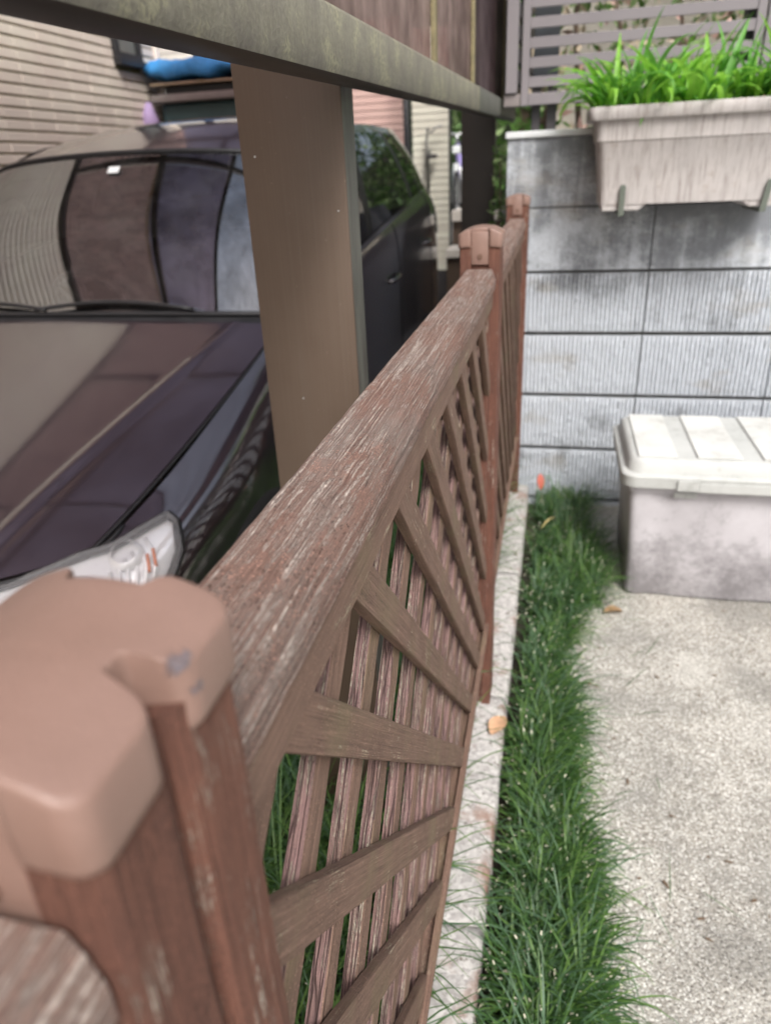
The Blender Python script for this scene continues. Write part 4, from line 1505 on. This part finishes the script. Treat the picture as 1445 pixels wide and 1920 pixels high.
single_leaf("fallen_leaf", "curled tan dry leaf lying at the left foot of the storage box", (.20, 1.92, G + .012), .5, .25, .075, .032, DRYL)
single_leaf("fallen_leaf", "orange-brown dry leaf on the kerb beside the middle fence post", (-.085, 1.26, -1.172), 1.2, .1, .07, .04, simple("tan_leaf", (.55, .33, .2), .8), .1)
single_leaf("fallen_leaf", "red upright leaf standing in the grass against the block wall", (-.01, 2.56, -1.135), 1.8, 1.5, .062, .027, REDPETAL, .3)
single_leaf("fallen_leaf", "narrow straw-coloured leaf lying over the grass near the far fence post", (.0, 2.3, -1.17), 1.1, .45, .12, .009, simple("straw_leaf", (.4, .33, .14), .8), .5)
single_leaf("fallen_leaf", "tiny dark brown leaf scrap alone on the speckled concrete path", (.33, .735, G + .006), 2.2, .1, .012, .008, simple("brown_scrap", (.10, .06, .035), .8), .2)

# ------------------------------------------------------------------ planter on its brackets
PXA, PXB, PYA, PYB = .096, .690, 2.475, 2.698
PZB, PZT = -.154, .130
pl = thing("planter_box", ((PXA + PXB) / 2, (PYA + PYB) / 2, PZB), "long pale stained plastic planter trough mounted on the block wall", "planter")
bb = B()
xm = (PXA + PXB) / 2; ym = (PYA + PYB) / 2


def ring(z, ex, n=10, r=.022):
    hx, hy = (PXB - PXA) / 2 + ex, (PYB - PYA) / 2 + ex * .7
    out = []
    for q, (sx_, sy) in enumerate(((1, 1), (-1, 1), (-1, -1), (1, -1))):
        for i in range(n + 1):
            a = math.radians(90 * q + 90 * i / n)
            out.append((xm + sx_ * (hx - r) + r * math.cos(a), ym + sy * (hy - r) + r * math.sin(a), z))
    return out


lv = [(-.128, -.030), (-.136, -.024), (-.10, -.022), (.035, -.006), (.039, -.002), (.040, .0), (.092, .004), (.094, .006), (.0945, .022), (.100, .0262), (.122, .0275), (.129, .025), (.130, .018), (.127, .009), (.085, -.006), (.08, -.008)]
P = [ring(z, e) + [ring(z, e)[0]] for z, e in lv]
bb.grid(P, flip=True)
bb.obj("trough", PLANTER, pl, (xm, ym, PZB), smooth=50)
b2 = B(); b2.grid([ring(-.131, -.025) , ring(-.131, -.2)]); b2.obj("trough_floor", PLANTER, pl, (xm, ym, PZB))
for (xa, xb_) in ((PXA + .028, PXA + .17), (PXB - .17, PXB - .028)):
    f_ = B()
    s0 = xa if xa < xm else xa
    if xa < xm: o_ = [(xa, -.1), (xb_ + .005, -.128), (xb_ - .03, PZB), (xa + .006, PZB)]
    else: o_ = [(xa - .005, -.128), (xb_, -.1), (xb_ - .006, PZB), (xa + .03, PZB)]
    f_.prism(o_, 1, PYA + .0195, PYB - .02, .003); f_.obj("foot", PLANTER, pl, ((xa + xb_) / 2, ym, PZB))
bb = B(); bb.grid([[(PXA + .01 + (PXB - PXA - .02) * i / 30, PYA + .01 + (PYB - PYA - .02) * j / 10, .088 + .012 * noise.noise(Vector((i * .4, j * .5, 0)))) for j in range(11)] for i in range(31)])
bb.obj("potting_soil", SOIL, pl, (xm, ym, .09))
BRM = simple("grey_green_bracket", (.13, .15, .125), .55, metal=.3)
for (xc, tilt, lab) in ((.186, 0.0, "left grey-green metal bracket lip gripping the foot of the planter trough"), (.585, -.12, "right greenish metal bracket lip, leaning, on the front of the planter trough")):
    bb = B()
    w = .0085
    out = [(xc - w, -.168), (xc + w, -.168), (xc + w + tilt * -.09, -.088)] + [(xc - tilt * .09 + w * math.cos(a), -.088 + w * math.sin(a)) for a in [math.pi * k / 8 for k in range(1, 8)]] + [(xc - w - tilt * .09, -.088)]
    bb.prism(out, 1, PYA + .004, PYA + .009, .0008)
    bb.box(xc - w, xc + w, PYA + .0095, WY - .014, -.168, -.1615)
    bb.box(xc - w, xc + w, WY - .0135, WY - .012 + .003, -.1, .088)
    tag(bb.obj("planter_bracket", BRM, None, (xc, PYA, -.16)), lab, "bracket", "brackets holding the planter")

# daylilies
lily_labels = ["leftmost bright green strappy clump, spilling over the left end of the planter",
               "second strappy green clump from the left end of the planter",
               "middle strappy green clump in the planter, left of the dry stems",
               "strappy green clump behind the dry brown stems in the planter",
               "rightmost bright green strappy clump at the right end of the planter"]
leafbank = []
for k in range(14):
    L = random.uniform(.15, .25); curl = random.uniform(.6, 2.6) if k % 3 else random.uniform(2.2, 3.6); w = random.uniform(.014, .022); n = 9
    V, F = [], []
    p = Vector((0, 0, 0)); ang = random.uniform(.03, .3)
    for j in range(n + 1):
        f = j / n
        ww = w / 2 * (.7 + 1.2 * f if f < .25 else 1.0 - ((f - .25) / .75) ** 2.6)
        ww = max(ww, .0004)
        tw = curl * .15 * f
        up = Vector((-math.cos(ang), 0, math.sin(ang)))
        for s_ in (-1, 0, 1):
            V.append(p + Vector((0, s_ * ww, 0)) + up * (-abs(s_) * ww * -.45))
        d = Vector((math.sin(ang), 0, math.cos(ang)))
        p = p + d * (L / n); ang += curl / n * (.3 + 1.4 * f)
    for j in range(n):
        for i in range(2):
            a = j * 3 + i; F.append((a, a + 1, a + 4, a + 3))
    for mt in (LILY1, LILY2):
        leafbank.append(mesh("leaf", V, F, mt, True))
for ci in range(5):
    cx_ = PXA + .05 + ci * .122
    t = thing("daylily_clump", (cx_, ym, .085), lily_labels[ci], "plant", "green clumps in the planter")
    nl = 88 if ci != 3 else 66
    for k in range(nl):
        x = cx_ + random.gauss(0, .042); y = ym + random.uniform(-.085, .08)
        if ci == 3 and y < ym - .02: y += .05
        x = min(max(x, PXA + .02), PXB - .02)
        az = random.uniform(0, 2 * math.pi)
        if ci == 0 and random.random() < .45: az = random.gauss(math.pi, .5)
        o = obj("leaf", random.choice(leafbank), t, (x, y, .083), (random.gauss(0, .14), random.gauss(.06, .22), az))
        s_ = random.uniform(.7, 1.32); o.scale = (s_, s_, s_)
dry = thing("dry_stems", (.56, ym - .06, .09), "bundle of withered brown stems among the green leaves of the planter", "plant")
for k in range(26):
    x = random.uniform(.43, .6); y = PYA + random.uniform(.015, .06)
    bb = B(); a = random.uniform(0, 6.28); l = random.uniform(.03, .09)
    q = [(x, y, .088), (x + math.cos(a) * l * .4, y + math.sin(a) * l * .2, .11 + random.uniform(0, .025)), (x + math.cos(a) * l, y + math.sin(a) * l * .4, .10 + random.uniform(-.005, .035))]
    bb.tube(q, [.002, .003, .0012], 5); bb.obj("stem", DRYL, dry, (x, y, .088))

# ------------------------------------------------------------------ storage box
BX0, BX1, BY0, BY1 = .252, 1.13, 2.035, 2.44
bx = thing("storage_box", ((BX0 + BX1) / 2, (BY0 + BY1) / 2, G), "mildewed mauve plastic storage box with a bleached white lid by the wall", "storage box")
bc = ((BX0 + BX1) / 2, (BY0 + BY1) / 2, G)
bb = B()


def rrect(x0, x1, y0, y1, z, r, n=6, dents=None):
    out = []
    for q, (cx_, cy_) in enumerate(((x1 - r, y1 - r), (x0 + r, y1 - r), (x0 + r, y0 + r), (x1 - r, y0 + r))):
        for i in range(n + 1):
            a = math.radians(90 * q + 90 * i / n); out.append((cx_ + r * math.cos(a), cy_ + r * math.sin(a), z))
        if q == 2:   # front edge, with recessed bays
            for (xa, d) in (dents or []): out.append((xa, y0 + d, z))
    return out


def dents(ins):
    L = []
    for (a, c_) in ((.325, .385), (.62, .80), (1.02, 1.08)):
        L += [(a - .014, 0), (a, ins * .6), (c_, ins * .6), (c_ + .014, 0)]
    return L


rows = []
for z, e, ins in ((G + .004, .022, .007), (G + .012, .017, .008), (G + .2, .009, .008), (-.93, .0, .008), (-.893, -.001, .008), (-.8925, -.008, .0), (-.862, -.009, .0)):
    R_ = rrect(BX0 + e, BX1 - e, BY0 + e, BY1 - e, z, .022, dents=dents(ins)); rows.append(R_ + [R_[0]])
bb.grid(rows, flip=True)
bb.obj("body", BOXB, bx, bc, smooth=30)
bb = B(); rows = []
for z, e in ((-.868, -.030), (-.835, -.032), (-.8305, -.028), (-.8300, -.016), (-.80, -.010), (-.793, -.004), (-.790, .004), (-.7895, .02)):
    R_ = rrect(BX0 + e, BX1 - e, BY0 + e, BY1 - e, z, .045 if e < 0 else .03, 8); rows.append(R_ + [R_[0]])
bb.grid(rows, flip=True)
R_ = rows[-1][:-1]
bb.bm.faces.new([bb.bm.verts.new(p) for p in R_])
R_ = rows[0][:-1]
bb.bm.faces.new([bb.bm.verts.new(p) for p in R_][::-1])
lid = bb.obj("lid", BOXL, bx, (bc[0], bc[1], -.83), smooth=40)
for (xa, xb_) in ((BX0 + .012, .372), (.425, .545), (.60, .72), (.775, .895), (.95, BX1 - .012)):
    q = B(); q.box(xa, xb_, BY0 + .014, BY1 - .012, -.789, -.7835, .0028, 2); q.obj("lid_panel", BOXP, lid, ((xa + xb_) / 2, bc[1], -.785))
for xa in (.40, .80):
    q = B(); q.box(xa - .028, xa + .03, BY0 - .0375, BY0 - .0325, -.872, -.838, .003); q.box(xa - .03, xa + .034, BY0 - .010, BY0 - .002, -.905, -.886, .003)
    q.obj("latch", BOXL, lid, (xa, BY0, -.86))
q = B(); q.box(.43, .78, BY0 - .036, BY0 - .0328, -.874, -.846, .002); q.obj("handle_strip", BOXL, lid, (.6, BY0, -.86))

# ------------------------------------------------------------------ slatted screen on the wall
FY = 2.95
sf = thing("slatted_screen", (.25, FY, .08), "taupe aluminium slatted screen fence standing on top of the block wall", "fence")


def fb(name, x0, x1, y0, y1, z0, z1, m=SLATG, bev=.002):
    bb = B(); bb.box(x0, x1, y0, y1, z0, z1, bev); return bb.obj(name, m, sf, ((x0 + x1) / 2, (y0 + y1) / 2, z0))


fb("frame_post", -.153, -.127, FY, FY + .03, .173, .95)
fb("frame_post", .585, .612, FY, FY + .03, .15, .95)
fb("frame_post", .618, .645, FY, FY + .03, .15, .95)
fb("bottom_rail", -.1265, .5845, FY + .002, FY + .028, .174, .211)
fb("bottom_rail", .6455, 1.9, FY + .002, FY + .028, .174, .211)
for k in range(12):
    z = .229 + .058 * k
    fb("slat", -.1265, .5845, FY + .003, FY + .012, z, z + .032, bev=.001)
    fb("slat", .6455, 1.9, FY + .003, FY + .012, z, z + .032, bev=.001)
for (xa, xb_) in ((-.115, -.085), (-.062, -.028), (.56, .61), (1.2, 1.25)):
    fb("support_post", xa, xb_, FY + .05, FY + .09, -.02, .95, SLATD)
fb("back_panel", -.115, -.028, FY + .0405, FY + .049, .235, .95, simple("blue_grey_panel", (.10, .11, .125), .5))
# corner post and side run seen end-on
fb("corner_post", -.205, -.166, FY - .03, FY + .02, .212, .95)
fb("corner_block", -.21, -.155, FY - .02, FY + .03, .172, .21, simple("post_foot", (.22, .19, .185), .5))
for k in range(12):
    z = .24 + .066 * k
    fb("side_slat", -.168, -.158, FY + .0205, 5.4, z, z + .045, SLATD, .001)

# ------------------------------------------------------------------ planting behind the screen
def leaf_cloud(name, x0, x1, y0, y1, z0, z1, n, size, mats, seed, wts):
    r = np.random.default_rng(seed)
    V, F, MI = [], [], []
    for _ in range(n):
        c = np.array([r.uniform(x0, x1), r.uniform(y0, y1), r.uniform(z0, z1)])
        if noise.noise(Vector(c * 3.3) + Vector((seed, 0, 0))) < -.12: continue
        d = r.normal(size=3); d /= np.linalg.norm(d); e = np.cross(d, r.normal(size=3)); e /= np.linalg.norm(e)
        s_ = size * r.uniform(.6, 1.4)
        n0 = len(V)
        V += [c - d * s_, c + e * s_ * .35, c + d * s_, c - e * s_ * .35]
        F.append((n0, n0 + 1, n0 + 2, n0 + 3)); MI.append(int(r.choice(len(mats), p=wts)))
    return mesh(name, V, F, mats, False, MI)


shr = thing("garden_shrub", (.5, 3.9, -.02), "loose green and straw-coloured shrubs seen through the slatted screen", "shrub")
o = obj("foliage", leaf_cloud("foliage", -.15, 3.2, 3.45, 4.4, .02, 1.0, 9000, .03, [HEDGE, HEDGE2, TAN, simple("pink_blossom", (.55, .35, .30), .8)], 3, [.3, .25, .33, .12]), shr); o.location = -WL[shr]; o['kind'] = 'stuff'
for k in range(16):
    x = -.1 + k * .2 + random.uniform(-.05, .05); y = random.uniform(3.5, 4.3)
    bb = B(); bb.tube([(x, y, -.02), (x + random.uniform(-.1, .1), y, .5), (x + random.uniform(-.25, .25), y, 1.1)], [.014, .010, .004], 6); bb.obj("stem", BARK, shr, (x, y, 0))
bb = B(); bb.box(-.1, 5, 5.6, 5.8, -.02, 2.6)
tag(bb.obj("neighbour_wall", simple("light_render", (.62, .57, .49), .9, var=.2, scale=2), None, (2.5, 5.7, 0)), "light rendered neighbour's wall behind the shrubs and the slatted screen", "wall")
tr = thing("garden_tree", (1.6, 4.9, -.02), "leafy green tree standing behind the slatted screen beyond the wall", "tree")
bb = B(); bb.tube([(1.6, 4.9, -.02), (1.62, 4.9, .9), (1.5, 4.85, 1.7), (1.4, 4.8, 2.5)], [.07, .06, .045, .02], 10)
for k in range(9):
    a = k * .8; z = 1.2 + k * .13
    bb.tube([(1.55, 4.87, z), (1.55 + .5 * math.cos(a), 4.87 + .4 * math.sin(a), z + .35), (1.55 + .95 * math.cos(a), 4.87 + .6 * math.sin(a), z + .5)], [.03, .018, .006], 7)
bb.obj("trunk", BARK, tr, (1.6, 4.9, 0))
o = obj("crown", leaf_cloud("crown", .3, 3.0, 4.0, 5.5, 1.1, 3.3, 9000, .055, [HEDGE, HEDGE2], 11, [.65, .35]), tr); o.location = -WL[tr]; o['kind'] = 'stuff'
# creeper in the gap by the second pillar
gp = thing("creeper", (-.22, 3.1, GC), "thin green creeper in the gap between the second pillar and the block wall", "plant")
o = obj("foliage", leaf_cloud("foliage", -.26, -.19, 3.0, 3.3, -.9, .05, 500, .02, [HEDGE, HEDGE2], 5, [.5, .5]), gp); o.location = -WL[gp]; o['kind'] = 'stuff'
bb = B(); bb.tube([(-.225, 3.1, GC), (-.22, 3.15, -.6), (-.23, 3.1, .02)], [.008, .006, .003], 6); bb.obj("stem", BARK, gp, (-.22, 3.1, -1))

# ------------------------------------------------------------------ bicycles
def bicycle(loc, label, frame_m, rot):
    t = thing("bicycle", loc, label, "bicycle")
    t.rotation_euler = (0, 0, rot)
    def part(name, bb, m, par=None):
        me = bb.me(name, m); o = bpy.data.objects.new(name, me); COL.objects.link(o); o.parent = par or t; WL[o] = Vector(loc); return o
    R_ = .30
    for y in (-.5, .5):
        bb = B(); bb.tube([(0, y + R_ * math.cos(a), R_ + R_ * math.sin(a)) for a in [2 * math.pi * k / 40 for k in range(41)]], .018, 8, cap=False)
        w = part("wheel", bb, RUBBER)
        bb = B(); bb.tube([(0, y + (R_ - .025) * math.cos(a), R_ + (R_ - .025) * math.sin(a)) for a in [2 * math.pi * k / 40 for k in range(41)]], .010, 6, cap=False)
        for k in range(16):
            a = 2 * math.pi * k / 16; bb.tube([(0, y, R_), (0, y + .28 * math.cos(a), R_ + .28 * math.sin(a))], .0015, 4)
        part("spokes", bb, SILVER, w)
    bb = B()
    bb.tube([(0, -.36, .92), (0, -.33, .80)], .02, 8)
    bb.tube([(0, -.345, .86), (0, 0, .34)], .020, 8); bb.tube([(0, -.335, .80), (0, .05, .52)], .018, 8)
    bb.tube([(0, 0, .33), (0, .14, .80)], .017, 8); bb.tube([(0, 0, .33), (0, .5, .3)], .012, 8); bb.tube([(0, .1, .68), (0, .5, .3)], .011, 8)
    part("frame", bb, frame_m)
    bb = B()
    for s_ in (-1, 1): bb.tube([(0, -.36, .72), (s_ * .04, -.39, .64), (s_ * .045, -.5, .3)], .012, 8)
    part("fork", bb, SILVER)
    bb = B(); bb.tube([(-.27, -.26, 1.02), (-.2, -.34, 1.03), (0, -.38, .99), (.2, -.34, 1.03), (.27, -.26, 1.02)], .013, 8); bb.tube([(0, -.37, .90), (0, -.38, .99)], .014, 8)
    part("handlebar", bb, SILVER)
    for s_ in (-1, 1):
        bb = B(); bb.tube([(s_ * .27, -.265, 1.02), (s_ * .30, -.16, 1.0)], .017, 8); part("grip", bb, BLACKP)
    bb = B(); bb.tube([(0, .13, .84), (0, .22, .86), (0, .34, .87)], [.03, .06, .085], 10); bb.tube([(0, .14, .78), (0, .17, .86)], .013, 8)
    part("saddle", bb, BLACKP)
    bb = B(); bb.box(-.045, .045, -.50, -.44, .80, .88, .01); bb.box(-.03, .03, -.56, -.535, .62, .7, .008)
    part("lamp", bb, WHITEP)
    return t


bicycle((-1.175, 9.4, -.70), "bicycle with a lavender frame and white lamp, left of the second pillar", PURPLE, .05)
hz = thing("garden_hose", (-1.13, 7.0, -.2), "grey garden hose looped on a hook on the pale beige siding", "hose")
bb = B(); bb.tube([(-1.17, 6.98, -.02), (-1.16, 6.97, .18), (-1.15, 6.97, .29), (-1.12, 6.96, .25), (-1.08, 6.96, .29), (-1.02, 6.97, .30)], .011, 8); bb.obj("hose_loop", simple("grey_hose", (.30, .29, .27), .6), hz, (-1.13, 6.97, .2))
bb = B(); bb.tube([(-1.15, 6.96, -.25), (-1.15, 6.96, .06), (-1.13, 6.95, .12)], .014, 8); bb.obj("hose_tail", simple("dark_hose", (.12, .12, .10), .6), hz, (-1.13, 6.97, .0))
bb = B(); bb.box(-1.16, -1.07, 6.92, 7.0, .05, .085, .008); bb.obj("hook", DKGREY, hz, (-1.12, 6.97, .06))
bb = B(); bb.box(-.97, 2.5, 7.26, 14, -1.45, -.70); bb.obj("street_behind", DRIVE)['kind'] = 'structure'
bb = B(); bb.box(-3, -.97, 7.6, 14, -1.45, -.70); bb.obj("yard_behind", DRIVE)['kind'] = 'structure'
t = thing("garden_tree", (-.6, 11.5, -.7), "dark leafy tree far behind the bicycle", "tree")
bb = B(); bb.tube([(-.6, 11.5, -.7), (-.55, 11.5, 1.0), (-.7, 11.5, 3)], [.12, .09, .04], 10)
for q in range(7):
    a = q * .9; z = .3 + q * .3
    bb.tube([(-.6, 11.5, z), (-.6 + .7 * math.cos(a), 11.5 + .5 * math.sin(a), z + .4), (-.6 + 1.3 * math.cos(a), 11.5 + .8 * math.sin(a), z + .7)], [.05, .03, .01], 7)
bb.obj("trunk", BARK, t, (-.6, 11.5, -.7))
o = obj("crown", leaf_cloud("crown", -3.0, 2.6, 10.6, 12.4, -.5, 4.5, 15000, .10, [HEDGE, HEDGE2], 31, [.7, .3]), t); o.location = -WL[t]; o['kind'] = 'stuff'

# trees and a hedge right of the path: what the car's flank mirrors
for k, (x, y, h, lab) in enumerate(((4.6, 4.6, 3.4, "broad green tree to the right of the path, farther from the camera"), (5.0, 1.2, 3.0, "broad green tree to the right of the path, level with the storage box"))):
    t = thing("garden_tree", (x, y, G), lab, "tree")
    bb = B(); bb.tube([(x, y, G), (x + .05, y, .3), (x - .05, y, h - .6)], [.10, .08, .03], 10)
    for q in range(7):
        a = q * .9; z = .2 + q * .25
        bb.tube([(x, y, z), (x + .6 * math.cos(a), y + .6 * math.sin(a), z + .4), (x + 1.0 * math.cos(a), y + 1.0 * math.sin(a), z + .6)], [.04, .02, .008], 7)
    bb.obj("trunk", BARK, t, (x, y, G))
    o = obj("crown", leaf_cloud("crown", x - 1.2, x + 1.2, y - 1.6, y + 1.6, -.3, h, 9000, .07, [HEDGE, HEDGE2], 21 + k, [.65, .35]), t); o.location = -WL[t]; o['kind'] = 'stuff'
bb = B(); bb.box(6.0, 6.2, -6, 9, G, .9)
tag(bb.obj("garden_boundary_wall", simple("far_wall", (.38, .36, .33), .9), None, (6.1, 0, G)), "plain pale boundary wall far to the right of the concrete path", "wall")
